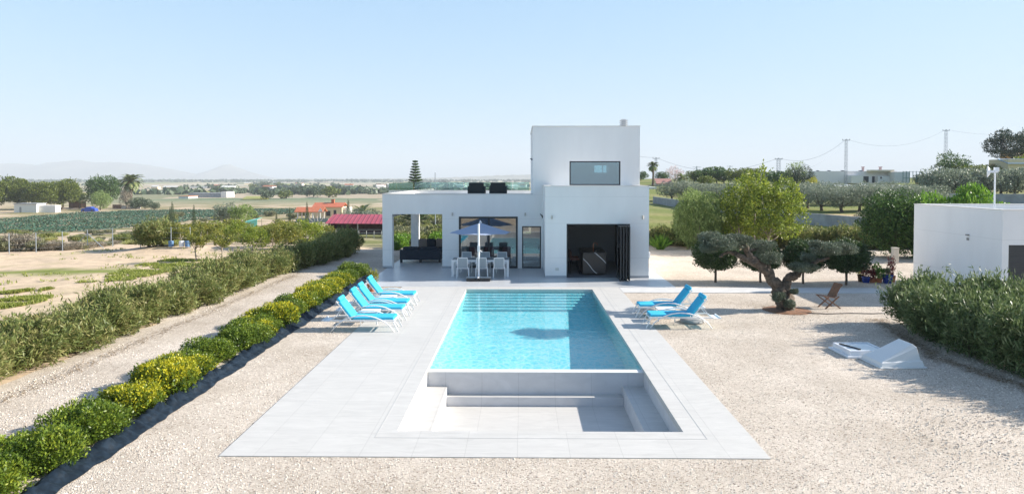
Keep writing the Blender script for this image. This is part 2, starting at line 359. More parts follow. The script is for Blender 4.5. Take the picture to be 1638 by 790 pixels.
def make_tree(name, label, cat, h, rad, leafm, trunk_h, n=3000, size=.2, seed=1, barkm=None, nclump=9, squash=(1, 1, .8), trunk_r=.1, droop=0, aspect=.4, group=None, lean=0, holes=0, rs=(.35, .55), limbs=True, shell=.75, hthr=-.28):
    rng = random.Random(seed); barkm = barkm or BARKD
    t = thing(name, label, cat, group=group); zc = (h+trunk_h)/2+rad*.0; rz_ = (h-trunk_h)/2; t['_h'] = h*1.03
    cl = [(0+lean, 0, zc, rad*.5, rad*.5, rz_*.55)]
    for i in range(nclump):
        a = 2*math.pi*(i*.618)+rng.uniform(-.3, .3); u = (i+.5)/nclump*1.8-.9; q = math.sqrt(max(0, 1-u*u))
        s = rng.uniform(*rs)
        cl.append((lean+math.cos(a)*q*rad*.62*squash[0], math.sin(a)*q*rad*.62*squash[1], zc+u*rz_*.68, s*rad, s*rad, s*rz_*1.05))
    mb = MB(); top = Vector((lean*.8, 0, zc)); mid = Vector((lean*.3+rng.uniform(-.1, .1)*rad, rng.uniform(-.1, .1)*rad, max(trunk_h*.8, h*.1)))
    mb.tube([(0, 0, -.15), mid*.5, mid, (mid+top)/2, top], [trunk_r*1.35, trunk_r*1.05, trunk_r, trunk_r*.75, trunk_r*.35], 8, jit=.1, rng=rng)
    if limbs:
        for c in cl[1::2]:
            p = Vector(c[:3]); st = mid.lerp(top, rng.uniform(0, .4)); mdp = st.lerp(p, .5)+Vector((0, 0, -.05*rad))
            mb.tube([st, mdp, p], [trunk_r*.55, trunk_r*.38, trunk_r*.15], 6)
    mb.build('trunk', barkm, t, smooth=True)
    leaf_mesh('crown', cl, n, size, leafm, seed, aspect, parent=t, droop=droop, holes=holes, hthr=hthr, shell=shell, shoots=int(n/110), shl=h*.09)
    return t

LF = {}
LF['olive'] = leafmat('olive_leaf', [(.07, .09, .06), (.12, .145, .10), (.18, .205, .155), (.27, .29, .24)], .3)
LF['olive2'] = leafmat('old_olive_leaf', [(.028, .036, .024), (.055, .07, .045), (.10, .12, .08), (.22, .25, .19)], .15)
LF['oleander'] = leafmat('oleander_leaf', [(.04, .06, .015), (.085, .11, .03), (.14, .165, .05), (.20, .18, .07), (.25, .26, .12)], .35)
LF['oleander2'] = leafmat('oleander_leaf_dark', [(.03, .05, .016), (.06, .09, .03), (.12, .155, .06), (.26, .28, .15)], .3)
LF['pitto'] = leafmat('glossy_shrub_leaf', [(.026, .05, .010), (.06, .10, .013), (.12, .165, .018), (.22, .24, .024)], .3, .4)
LF['yellow'] = leafmat('yellow_new_leaf', [(.12, .15, .012), (.28, .27, .016), (.44, .37, .02)], .3, .4)
LF['ficus'] = leafmat('clipped_tree_leaf', [(.014, .028, .009), (.024, .045, .013), (.042, .07, .02), (.08, .11, .04)], .2)
LF['citrus'] = leafmat('orchard_leaf', [(.06, .085, .02), (.11, .13, .03), (.18, .18, .035), (.28, .24, .04)], .4)
LF['brachy'] = leafmat('yellow_green_leaf', [(.05, .08, .014), (.10, .14, .02), (.18, .22, .03), (.36, .36, .05)], .4)
LF['pepper'] = leafmat('weeping_leaf', [(.06, .095, .028), (.115, .16, .045), (.19, .25, .08), (.30, .35, .15)], .4)
LF['dark'] = leafmat('dark_green_leaf', [(.018, .04, .014), (.032, .068, .018), (.06, .11, .025), (.12, .16, .04)], .3)
LF['carob'] = leafmat('mid_green_leaf', [(.03, .05, .010), (.06, .085, .014), (.11, .135, .02), (.19, .20, .03)], .35)
LF['bright'] = leafmat('bright_green_leaf', [(.04, .09, .012), (.07, .15, .018), (.13, .23, .03), (.22, .32, .05)], .35, .35)
LF['pine'] = leafmat('pine_needle', [(.008, .018, .012), (.015, .03, .018), (.028, .05, .025), (.05, .075, .035)], .15)
LF['pineL'] = leafmat('light_pine_needle', [(.04, .06, .01), (.06, .09, .015), (.10, .13, .02), (.16, .18, .035)], .25)
LF['palm'] = leafmat('palm_leaflet', [(.06, .09, .03), (.10, .14, .05), (.17, .19, .08), (.28, .25, .12)], .3)
LF['dry'] = leafmat('dry_brush', [(.08, .07, .055), (.14, .12, .09), (.22, .19, .14), (.30, .27, .21)], .2)
LF['scrub'] = leafmat('grey_scrub', [(.05, .06, .035), (.09, .10, .05), (.15, .15, .08), (.24, .22, .12)], .25)
LF['grassy'] = leafmat('grass_tuft', [(.10, .13, .03), (.18, .20, .05), (.26, .26, .08), (.36, .33, .16)], .3)
LF['cypress'] = leafmat('cypress_leaf', [(.015, .028, .012), (.03, .05, .018), (.05, .075, .028)], .15)
LF['crop'] = leafmat('crop_leaf', [(.024, .055, .034), (.042, .085, .052), (.07, .12, .075)], .15)
LF['red'] = leafmat('red_leaf', [(.05, .01, .012), (.14, .02, .02), (.25, .05, .03)], .2)
LF['far'] = leafmat('far_leaf', [(.03, .05, .03), (.05, .075, .04), (.08, .10, .05)], .15)
ORD = ['first', 'second', 'third', 'fourth', 'fifth', 'sixth', 'seventh', 'eighth', 'ninth', 'tenth', 'eleventh', 'twelfth', 'thirteenth', 'fourteenth', 'fifteenth', 'sixteenth', 'seventeenth', 'eighteenth', 'nineteenth', 'twentieth']

# ================================================================== SETTING
# pool and deck outline (metres)
PX0, PX1 = -2.05, 2.69; BY0, WY0, WY1, PY1 = 11.30, 14.98, 15.20, 25.78
DX0, DX1, DY0, DYM = -4.565, 3.75, 10.24, 26.35
HX0, HX1, HY1 = -6.20, 5.95, 33.5
# ---- terrain
def axis_lines(fixed, lo, hi, near, growth):
    out = set(fixed); x = max(fixed)
    while x < hi: x += max(near, abs(x)*growth); out.add(x)
    x = min(fixed)
    while x > lo: x -= max(near, abs(x)*growth); out.add(x)
    return sorted(out)
xs = axis_lines([-2.3, 0, 2.95], -9000, 9000, .9, .022); ys = axis_lines([11.1, 14, 17, 20, 23, 26.0], -40, 14000, .9, .018)
GRASS = [((at(205, 446)), 9.5, .9, .0), ((at(40, 488)), 4.5, 1.1, .1), (at(10, 500), 3, .7, 0)]
yl = [(-34, 12), (-16, 38)]
def ground_colour(x, y):
    soil = np.array((.58, .455, .33)); n1 = noise.noise(Vector((x*.12, y*.12, 0))); n2 = noise.noise(Vector((x*.5, y*.9, 5))); n3 = noise.noise(Vector((x*.03, y*.03, 9)))
    c = soil*(1+.12*n1+.06*n2)
    r = x/max(y, 1)
    if y < 45 and x < -9:
        g = max(0, min(1, (1-(((x-(-20.5+ (y-30)*0.1))/5.5)**2+((y-30.5)/1.1)**2))*1.5+n2*1.1)) if y > 20 else 0
        g2 = max(0, min(1, (1-(((x+17.5)/3.5)**2+((y-24.2)/.8)**2))*1.4+n2*1.2))
        c = c*(1-max(g, g2)) + np.array((.17, .21, .045))*max(g, g2)
        fz = max(0, n2-.12)*1.6
        c = c*(1-fz*.5)+np.array((.20, .22, .07))*fz*.5
    if y > 42:
        w = sst((r+.08)/.2); t = sst((y-42)/6)
        gl = max(0, min(1, n1*2.2+.35)); cl = soil*.9*(1-gl) + np.array((.20, .19, .08))*gl
        gr = max(0, min(1, n1*1.6+.75)); crr = np.array((.42, .33, .19))*(1-gr)+np.array((.20, .22, .065))*gr
        if y > 80: crr = crr*.4+np.array((.16, .20, .06))*.6
        c = c*(1-t)+(cl*(1-w)+crr*w)*t
        if -.24 < r < -.09 and y < 260: c = c*.35+np.array((.15, .17, .06))*.65
    if y > 270:
        t = sst((y-270)/120)
        c = c*(1-t)+np.array((.34, .29, .20))*(1+.25*n3)*t
    return c
def build_terrain():
    vs, fs, cs = [], [], []; nx, ny = len(xs), len(ys)
    for j, y in enumerate(ys):
        for i, x in enumerate(xs):
            z = hz(x, y)-.05 + (noise.noise(Vector((x*.25, y*.25, 1)))*.10 if (x < -10.8 and y < 45) else 0)
            vs.append((x, y, z)); cs.append((*ground_colour(x, y), 1))
    for j in range(ny-1):
        for i in range(nx-1):
            if xs[i] > -2.31 and xs[i+1] < 2.96 and ys[j] > 11.09 and ys[j+1] < 26.01: continue
            a = j*nx+i; fs.append((a, a+1, a+nx+1, a+nx))
    me = bpy.data.meshes.new('terrain'); me.from_pydata(vs, [], fs)
    ca = me.color_attributes.new('earth', 'FLOAT_COLOR', 'POINT'); ca.data.foreach_set('color', np.array(cs).ravel())
    me.polygons.foreach_set('use_smooth', [True]*len(fs))
    m = bpy.data.materials.new('dry_earth'); m.use_nodes = True; n = m.node_tree; p = n.nodes['Principled BSDF']; l = n.links.new
    p.inputs['Roughness'].default_value = .95; p.inputs['Specular IOR Level'].default_value = .1
    a = n.nodes.new('ShaderNodeVertexColor'); a.layer_name = 'earth'; g = n.nodes.new('ShaderNodeNewGeometry')
    t = n.nodes.new('ShaderNodeTexNoise'); t.inputs['Scale'].default_value = 1.3; t.inputs['Detail'].default_value = 9; t.inputs['Roughness'].default_value = .7
    l(g.outputs['Position'], t.inputs['Vector'])
    r = n.nodes.new('ShaderNodeValToRGB'); r.color_ramp.elements[0].position = .3; r.color_ramp.elements[1].position = .7
    r.color_ramp.elements[0].color = (.72, .72, .72, 1); r.color_ramp.elements[1].color = (1.22, 1.2, 1.16, 1); l(t.outputs[0], r.inputs[0])
    x1 = n.nodes.new('ShaderNodeMixRGB'); x1.blend_type = 'MULTIPLY'; x1.inputs[0].default_value = 1; l(a.outputs[0], x1.inputs[1]); l(r.outputs[0], x1.inputs[2])
    # far patchwork of fields
    mp = n.nodes.new('ShaderNodeMapping'); mp.inputs['Scale'].default_value = (.0085, .0042, 0); mp.inputs['Rotation'].default_value = (0, 0, .12); l(g.outputs['Position'], mp.inputs[0])
    vo = n.nodes.new('ShaderNodeTexVoronoi'); vo.feature = 'F1'; vo.distance = 'CHEBYCHEV'; vo.inputs['Scale'].default_value = 1; l(mp.outputs[0], vo.inputs['Vector'])
    s = n.nodes.new('ShaderNodeSeparateColor'); l(vo.outputs['Color'], s.inputs[0])
    fr = n.nodes.new('ShaderNodeValToRGB'); fr.color_ramp.interpolation = 'CONSTANT'; e = fr.color_ramp.elements
    cols = [(.44, .36, .26), (.12, .15, .07), (.50, .44, .34), (.20, .21, .12), (.36, .30, .20), (.10, .17, .09), (.46, .40, .30), (.32, .32, .06), (.40, .33, .24)]
    e[0].color = (*cols[0], 1); e[1].position = .12; e[1].color = (*cols[1], 1)
    for i, c in enumerate(cols[2:]): q = e.new(.24+i*.11); q.color = (*c, 1)
    l(s.outputs[0], fr.inputs[0])
    sp_ = n.nodes.new('ShaderNodeSeparateXYZ'); l(g.outputs['Position'], sp_.inputs[0])
    fy = n.nodes.new('ShaderNodeMapRange'); fy.inputs[1].default_value = 250; fy.inputs[2].default_value = 420; l(sp_.outputs[1], fy.inputs[0])
    fm = n.nodes.new('ShaderNodeMath'); fm.operation = 'MULTIPLY'; fm.inputs[1].default_value = .8; l(fy.outputs[0], fm.inputs[0])
    x2 = n.nodes.new('ShaderNodeMixRGB'); l(fm.outputs[0], x2.inputs[0]); l(x1.outputs[0], x2.inputs[1]); l(fr.outputs[0], x2.inputs[2])
    l(x2.outputs[0], p.inputs['Base Color'])
    b = n.nodes.new('ShaderNodeBump'); b.inputs['Strength'].default_value = .5; b.inputs['Distance'].default_value = .08; l(t.outputs[0], b.inputs['Height']); l(b.outputs[0], p.inputs['Normal'])
    me.materials.append(m); o = bpy.data.objects.new('ground', me); C.objects.link(o); tag(o, kind='structure')
build_terrain()

def gravelmat():
    m = bpy.data.materials.new('limestone_gravel'); m.use_nodes = True; n = m.node_tree; p = n.nodes['Principled BSDF']; l = n.links.new
    p.inputs['Roughness'].default_value = .9; p.inputs['Specular IOR Level'].default_value = .15
    g = n.nodes.new('ShaderNodeNewGeometry')
    v = n.nodes.new('ShaderNodeTexVoronoi'); v.inputs['Scale'].default_value = 50; l(g.outputs['Position'], v.inputs['Vector'])
    s = n.nodes.new('ShaderNodeSeparateColor'); l(v.outputs['Color'], s.inputs[0])
    r = n.nodes.new('ShaderNodeValToRGB'); e = r.color_ramp.elements; e[0].color = (.22, .18, .14, 1); e[1].color = (.76, .70, .60, 1)
    for pos, c in ((.08, (.42, .35, .285)), (.18, (.55, .475, .395)), (.6, (.60, .525, .445)), (.85, (.66, .59, .51))): q = e.new(pos); q.color = (*c, 1)
    l(s.outputs[0], r.inputs[0])
    v2 = n.nodes.new('ShaderNodeTexVoronoi'); v2.inputs['Scale'].default_value = 9; l(g.outputs['Position'], v2.inputs['Vector'])
    s2 = n.nodes.new('ShaderNodeSeparateColor'); l(v2.outputs['Color'], s2.inputs[0])
    r2 = n.nodes.new('ShaderNodeValToRGB'); r2.color_ramp.elements[0].color = (.93, .92, .91, 1); r2.color_ramp.elements[1].color = (1.05, 1.05, 1.05, 1); l(s2.outputs[1], r2.inputs[0])
    t = n.nodes.new('ShaderNodeTexNoise'); t.inputs['Scale'].default_value = .5; t.inputs['Detail'].default_value = 6; l(g.outputs['Position'], t.inputs['Vector'])
    r3 = n.nodes.new('ShaderNodeValToRGB'); r3.color_ramp.elements[0].position = .3; r3.color_ramp.elements[0].color = (.80, .78, .75, 1); r3.color_ramp.elements[1].position = .7; r3.color_ramp.elements[1].color = (1.06, 1.06, 1.06, 1); l(t.outputs[0], r3.inputs[0])
    x = n.nodes.new('ShaderNodeMixRGB'); x.blend_type = 'MULTIPLY'; x.inputs[0].default_value = 1; l(r.outputs[0], x.inputs[1]); l(r2.outputs[0], x.inputs[2])
    y = n.nodes.new('ShaderNodeMixRGB'); y.blend_type = 'MULTIPLY'; y.inputs[0].default_value = 1; l(x.outputs[0], y.inputs[1]); l(r3.outputs[0], y.inputs[2]); l(y.outputs[0], p.inputs['Base Color'])
    b = n.nodes.new('ShaderNodeBump'); b.inputs['Strength'].default_value = .55; b.inputs['Distance'].default_value = .022; b.invert = True
    l(v.outputs['Distance'], b.inputs['Height']); l(b.outputs[0], p.inputs['Normal'])
    MATS['gravel'] = m; return m
GRAV = gravelmat()
def build_gravel():
    gx = sorted(set([-10.6+.35*i for i in range(120)]+[-2.3, 2.95])); gx = [x for x in gx if x < 31]
    gy = sorted(set([3+.45*i for i in range(84)]+[11.1, 26.0])); vs, fs = [], []; nx = len(gx)
    for j, y in enumerate(gy):
        for i, x in enumerate(gx):
            xx, yy = x, y
            if i == 0: xx += noise.noise(Vector((0, y*.8, 0)))*.5
            if j == len(gy)-1: yy += noise.noise(Vector((x*.5, 0, 0)))*1.2
            z = -.014+.012*noise.noise(Vector((x*.9, y*.9, 2)))
            if x > 6.5 or x < -6.8: z += .02*noise.noise(Vector((x*.4, y*.4, 2)))
            if abs(x-PX0) < 3 or (-4.9 < x < 6.4): z = -.014
            vs.append((xx, yy, z))
    for j in range(len(gy)-1):
        for i in range(nx-1):
            if gx[i] > -2.31 and gx[i+1] < 2.96 and gy[j] > 11.09 and gy[j+1] < 26.01: continue
            a = j*nx+i; fs.append((a, a+1, a+nx+1, a+nx))
    mb = MB(); mb.v = vs; mb.f = fs; mb.m = [0]*len(fs); tag(mb.build('gravel_ground', GRAV, smooth=True), kind='structure')
build_gravel()
# loose stones on the near gravel, raised from the sheet
def loose_stones():
    rg = np.random.default_rng(5); mb = MB(); cube = [(-1,-1,0),(1,-1,0),(1,1,0),(-1,1,0),(-.5,-.6,1),(.6,-.5,1),(.5,.6,1),(-.6,.5,1)]
    fs = [(4,5,6,7),(0,1,5,4),(1,2,6,5),(2,3,7,6),(3,0,4,7)]; vs_all, fa = [], []
    k = 0
    while k < 22000:
        y = 8.6+ (rg.random()**1.6)*14; x = rg.uniform(-10.2, 12)
        if abs(x) > y*.82: continue
        if DX0-.02 < x < DX1+.02 and y > DY0-.02: continue
        if -8.1 < x < -6.1: continue
        s = rg.uniform(.005, .013); a = rg.uniform(0, 6.28); ca, sa = math.cos(a)*s, math.sin(a)*s; q = rg.uniform(.7, 1.3, 8)
        o = len(vs_all)
        for i, (u, v, w) in enumerate(cube): vs_all.append((x+(u*ca-v*sa)*q[i], y+(u*sa+v*ca)*q[i], -.014+w*s*1.1-.003))
        fa += [tuple(i+o for i in f) for f in fs]; k += 1
    mb.v = vs_all; mb.f = fa; mb.m = [0]*len(fa)
    m = bpy.data.materials.new('loose_stone'); m.use_nodes = True; n = m.node_tree; p = n.nodes['Principled BSDF']; g = n.nodes.new('ShaderNodeNewGeometry')
    r = n.nodes.new('ShaderNodeValToRGB'); e = r.color_ramp.elements; e[0].color = (.36, .29, .24, 1); e[1].color = (.80, .74, .65, 1); q = e.new(.3); q.color = (.62, .54, .45, 1)
    n.links.new(g.outputs['Random Per Island'], r.inputs[0]); n.links.new(r.outputs[0], p.inputs['Base Color']); p.inputs['Roughness'].default_value = .9
    tag(mb.build('loose_gravel', m), 'loose pale limestone chips scattered over the gravel beside the deck', 'gravel', kind='stuff')
loose_stones()

# ---- tiled deck (around the pool opening) and side path
mb = MB()
mb.box(DX0, DX1, DY0, BY0, -.12, 0); mb.box(DX0, PX0, BY0, DYM, -.12, 0); mb.box(PX1, DX1, BY0, DYM, -.12, 0); mb.box(PX0, PX1, PY1, DYM, -.12, 0)
tag(mb.build('pool_deck', TXY), kind='structure')
mb = MB(); mb.box(HX0, HX1, DYM, 31.8, -.12, 0); mb.box(HX0, -3.42, 31.8, HY1+7.3, -.12, 0); mb.box(5.5, HX1, 31.8, HY1+7.3, -.12, 0)
tag(mb.build('house_terrace', PORCH), kind='structure')
mb = MB(); mb.box(DX1+.003, 13.4, 25.1, 26.25, -.1, .004); tag(mb.build('garden_path', CONC), kind='structure')
# pool
pool = thing('swimming_pool', 'long tiled pool with a dropped empty basin at its near end', 'swimming pool', (.3, 18, 0), world=True)
FN, FFAR = -.78, -.46    # pool floor level by the weir and by the steps
mb = MB()
mb.add([(PX0, WY1, FN), (PX1, WY1, FN), (PX1, PY1, FFAR), (PX0, PY1, FFAR)], [(0, 1, 2, 3)])
mb.build('pool_floor', POOLT, pool)
mb = MB()
for x0, x1 in ((PX0-.2, PX0), (PX1, PX1+.2)): mb.box(x0, x1, WY1, PY1+.2, -1.1, -.123)
mb.box(PX0, PX1, PY1, PY1+.2, -1.1, -.123)
mb.build('pool_wall', tilemat('pool_wall_tile', 'yz', base=(.5, .56, .56), joint=.003), pool)
for i in range(6):
    mb = MB(); y1 = PY1-.28*i; y0 = y1-.28; zt = -.155-.055*i; zl = -.9; mb.box(PX0+.002, PX1-.002, y0, y1-.001, zl, zt)
    mb.build('pool_step', POOLT, pool)
mb = MB(); mb.mi = 0; mb.box(PX0, PX1, WY0, WY1, -1.1, -.075); mb.build('weir_wall', TXZ, pool)
mb = MB(); mb.box(PX0, PX1, WY0-.012, WY1, -.072, -.058); mb.build('weir_cap', mat('weir_cap_tile', (.72, .71, .68), .5, var=.04), pool)
# basin
BZ = -.74
for nm, x0, x1, m in (('basin_bench', PX0, PX0+.44, TXY), ('basin_bench', PX1-.46, PX1, TXY)):
    mb = MB(); mb.mi = 0; mb.box(x0, x1, BY0, WY0, BZ, -.37)
    o = mb.build(nm, [TXY, TYZ], pool); me = o.data
    for f in me.polygons: f.material_index = 0 if abs(f.normal.z) > .5 else 1
mb = MB(); mb.box(PX0+.441, PX1-.461, WY0-.22, WY0, BZ, -.545)
o = mb.build('basin_step', [TXY, TXZ], pool)
for f in o.data.polygons: f.material_index = 0 if abs(f.normal.z) > .5 else 1
mb = MB(); mb.box(PX0+.441, PX1-.461, BY0, WY0-.221, BZ-.1, BZ); mb.build('basin_floor', TXY, pool)
for xa_ in (PX0-.2, PX1): mb = MB(); mb.box(xa_, xa_+.2, BY0, WY1, -1, -.123); mb.build('basin_wall', TYZ, pool)
mb = MB(); mb.box(PX0-.2, PX1+.2, BY0-.2, BY0, -1, -.123); mb.build('basin_wall', TXZ, pool)
mb = MB()   # thin joint that runs round the coping
for a, b in (((PX0-.31, BY0-.31), (PX1+.31, BY0-.31)),): mb.box(a[0], b[0], a[1]-.006, a[1]+.006, .001, .003)
mb.box(PX0-.316, PX0-.304, BY0-.304, PY1+.3, .001, .003); mb.box(PX1+.304, PX1+.316, BY0-.304, PY1+.3, .001, .003)
mb.build('coping_joint', mat('joint_grout', (.46, .46, .45), .9), pool)
for x, s in ((PX0+.442, 1), (PX1-.463, -1)):
    mb = MB(); M = Matrix.Translation((x, 12.35, -.56)) @ Matrix.Rotation(R(90)*s, 4, 'Y')
    mb.lathe([(.055, 0), (.055, .008), (.04, .012)], 20, M=M); mb.lathe([(.022, .013), (.022, .018)], 14, M=M); mb.build('inlet_fitting', mat('inlet_plastic', (.45, .46, .46), .4), pool)
mb = MB(); mb.lathe([(.06, .001), (.06, .006), (.03, .009)], 18, c=(.37, 11.75, BZ)); mb.build('drain_cover', STEEL, pool)
for y in (16.5, 19.5, 22.3):
    mb = MB(); M = Matrix.Translation((PX0+.001, y, -.16)) @ Matrix.Rotation(R(90), 4, 'Y'); mb.lathe([(.05, 0), (.05, .01), (.03, .014)], 16, M=M); mb.build('inlet_fitting', WHITEP, pool)
# water
def watermat():
    m = bpy.data.materials.new('pool_water'); m.use_nodes = True; n = m.node_tree; n.nodes.clear(); l = n.links.new
    o = n.nodes.new('ShaderNodeOutputMaterial'); g = n.nodes.new('ShaderNodeNewGeometry')
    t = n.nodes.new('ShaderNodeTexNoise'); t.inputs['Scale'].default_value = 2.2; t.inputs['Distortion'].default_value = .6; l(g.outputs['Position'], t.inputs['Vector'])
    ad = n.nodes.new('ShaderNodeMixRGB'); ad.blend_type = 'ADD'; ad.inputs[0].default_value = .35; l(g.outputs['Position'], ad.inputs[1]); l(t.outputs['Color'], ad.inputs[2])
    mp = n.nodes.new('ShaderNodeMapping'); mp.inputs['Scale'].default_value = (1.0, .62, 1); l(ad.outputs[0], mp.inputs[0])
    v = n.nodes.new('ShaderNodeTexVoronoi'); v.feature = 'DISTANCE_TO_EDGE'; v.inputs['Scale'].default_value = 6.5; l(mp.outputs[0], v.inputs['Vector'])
    r = n.nodes.new('ShaderNodeValToRGB'); e = r.color_ramp.elements; e[0].color = (.85, 1.0, 1.0, 1); e[0].position = 0; e[1].position = .30; e[1].color = (.38, .885, .96, 1)  # caustic light web painted into the water tint, bright along the cell edges
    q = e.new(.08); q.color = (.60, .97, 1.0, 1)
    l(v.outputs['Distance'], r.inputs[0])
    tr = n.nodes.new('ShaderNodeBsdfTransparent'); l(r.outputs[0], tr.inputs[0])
    w1 = n.nodes.new('ShaderNodeTexNoise'); w1.inputs['Scale'].default_value = 3.2; w1.inputs['Detail'].default_value = 4; w1.inputs['Roughness'].default_value = .55
    l(g.outputs['Position'], w1.inputs['Vector'])
    b = n.nodes.new('ShaderNodeBump'); b.inputs['Strength'].default_value = .16; b.inputs['Distance'].default_value = .05; l(w1.outputs[0], b.inputs['Height'])
    gl = n.nodes.new('ShaderNodeBsdfGlossy'); gl.inputs['Roughness'].default_value = .03; l(b.outputs[0], gl.inputs['Normal'])
    f = n.nodes.new('ShaderNodeFresnel'); ior_both_sides(n, f, 1.33); l(b.outputs[0], f.inputs['Normal'])
    x = n.nodes.new('ShaderNodeMixShader'); l(f.outputs[0], x.inputs[0]); l(tr.outputs[0], x.inputs[1]); l(gl.outputs[0], x.inputs[2]); l(x.outputs[0], o.inputs['Surface'])
    return m
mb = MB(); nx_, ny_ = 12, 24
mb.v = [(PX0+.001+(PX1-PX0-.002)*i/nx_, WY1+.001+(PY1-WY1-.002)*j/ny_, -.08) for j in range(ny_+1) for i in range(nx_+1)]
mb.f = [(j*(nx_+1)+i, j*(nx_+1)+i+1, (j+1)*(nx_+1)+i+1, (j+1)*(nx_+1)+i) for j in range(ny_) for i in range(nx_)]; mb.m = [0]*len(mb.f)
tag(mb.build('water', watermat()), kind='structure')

# ================================================================== VILLA
villa = thing('villa', 'white two storey flat roofed villa with tower room and open porch', 'house', (0, 31, 0), world=True)
FY = 31.8; HX = -6.42; HXR = 5.49; BK = 40.5
def wall_open(mb, axis, fixed, span, zr, openings, swap=False):
    """wall slab; axis 'x': runs along X at y=fixed(y0,y1); openings (a0,a1,z0,z1)"""
    a = sorted({span[0], span[1], *[o[0] for o in openings], *[o[1] for o in openings]}); z = sorted({zr[0], zr[1], *[o[2] for o in openings], *[o[3] for o in openings]})
    def solid(i, j):
        ca, cz = (a[i]+a[i+1])/2, (z[j]+z[j+1])/2
        return not any(o[0] < ca < o[1] and o[2] < cz < o[3] for o in openings)
    # greedy merge along a
    for j in range(len(z)-1):
        i = 0
        while i < len(a)-1:
            if solid(i, j):
                k = i
                while k+1 < len(a)-1 and solid(k+1, j): k += 1
                if axis == 'x': mb.box(a[i], a[k+1], fixed[0], fixed[1], z[j], z[j+1])
                else: mb.box(fixed[0], fixed[1], a[i], a[k+1], z[j], z[j+1])
                i = k+1
            else: i += 1
WIN = (-2.87, -.14, 0, 2.39); DOR = (.06, .94, 0, 1.95)
mb = MB()
wall_open(mb, 'x', (FY, FY+.25), (HX, 1.02), (0, 3.43), [WIN, DOR, (-5.97, -3.64, 0, 2.5)])
wall_open(mb, 'y', (HX, HX+.25), (FY+.25, BK-.25), (0, 3.43), [(FY+.25, BK-.43, 0, 2.32)])
wall_open(mb, 'x', (BK-.25, BK), (HX, HXR), (0, 3.43), [(-5.97, -3.64, 0, 2.40), (-2.6, .6, .9, 2.2)])
mb.box(HX+.25, -5.97, FY+.25, FY+.43, 0, 3.2); mb.box(HX+.25, -5.97, BK-.43, BK-.25, 0, 3.2)      # deep porch columns
mb.box(-3.64, -3.40, FY+.25, BK-.25, 0, 3.43-.23)
mb.box(HXR-.24, HXR, FY+.0, BK-.25, 0, 3.43)
mb.build('ground_floor_wall', WALL, villa)
mb = MB(); mb.box(HX+.25, -3.64, FY+.43, BK-.43, 3.02, 3.2); mb.box(-3.40, HXR-.24, FY+.25, BK-.25, 3.0, 3.2); mb.box(HX+.25, -5.97, FY+.431, BK-.431, 2.35, 3.019)
mb.build('roof_slab', mat('roof_paint', (.66, .66, .65), .8, var=.05, vscale=2), villa)
mb = MB(); mb.box(HX-.02, .55, FY-.025, FY+.27, 3.431, 3.452); mb.box(HX-.02, HX+.27, FY+.27, BK+.02, 3.431, 3.452); mb.box(HX+.27, .55, BK-.27, BK+.02, 3.431, 3.452)
mb.build('parapet_coping', TAUPE, villa)
# tower
UW = (2.25, 4.6, 3.84, 4.95)
mb = MB()
mb.box(1.02, .55+.0, FY, FY+.25, 3.43, 3.86) if False else None
wall_open(mb, 'x', (FY+.0, FY+.25), (.55, HXR), (3.43, 6.55), [UW])
wall_open(mb, 'y', (.55, .80), (FY+.25, 37.75), (3.21, 6.55), [])
wall_open(mb, 'y', (HXR-.25, HXR), (FY+.25, 37.75), (3.43, 6.55), [(34.0, 36.0, 4.1, 5.0)])
wall_open(mb, 'x', (37.75, 38.0), (.55, HXR), (3.21, 6.55), [(4.0, 4.75, 4.42, 4.9)])
mb.box(.8, HXR-.25, FY+.25, 37.75, 6.1, 6.3)
mb.box(1.02, HXR, FY, FY+.25, 2.9, 3.43)
mb.build('tower_wall', WALL, villa)
mb = MB(); mb.box(.52, HXR+.025, FY-.025, FY+.27, 6.551, 6.575); mb.box(.52, .82, FY+.27, 38.02, 6.551, 6.575); mb.box(HXR-.27, HXR+.025, FY+.27, 38.02, 6.551, 6.575); mb.box(.82, HXR-.27, 37.73, 38.02, 6.551, 6.575)
mb.build('parapet_coping', TAUPE, villa)
# block
BLY = 28.77; FD = (1.92, 4.57, 0, 2.26); BX0, BX1 = 1.02, 5.36
mb = MB()
wall_open(mb, 'x', (BLY, BLY+.25), (BX0, BX1), (0, 3.83), [FD])
mb.box(BX0, BX0+.25, BLY+.25, FY, 0, 3.83); mb.box(BX1-.25, BX1, BLY+.25, FY, 0, 3.83)
mb.box(BX0+.25, BX1-.25, BLY+.25, FY-.001, 3.3, 3.5)
mb.build('kitchen_wing_wall', WALL, villa)
mb = MB(); mb.box(BX0-.02, BX1+.02, BLY-.025, BLY+.27, 3.831, 3.853); mb.box(BX0-.02, BX0+.27, BLY+.27, FY-.03, 3.831, 3.853); mb.box(BX1-.27, BX1+.02, BLY+.27, FY-.03, 3.831, 3.853)
mb.build('parapet_coping', TAUPE, villa)
# plinth strip
for q_ in ((BX0-.008, 1.915, BLY-.008, BLY), (4.575, BX1+.008, BLY-.008, BLY), (-3.66, -2.9, FY-.008, FY), (HX-.008, -5.96, FY-.008, FY), (BX0-.008, BX0, BLY, FY-.009)):
    mb = MB(); mb.box(*q_, .001, .09); mb.build('skirting', mat('skirting_tile', (.40, .41, .43), .6), villa)
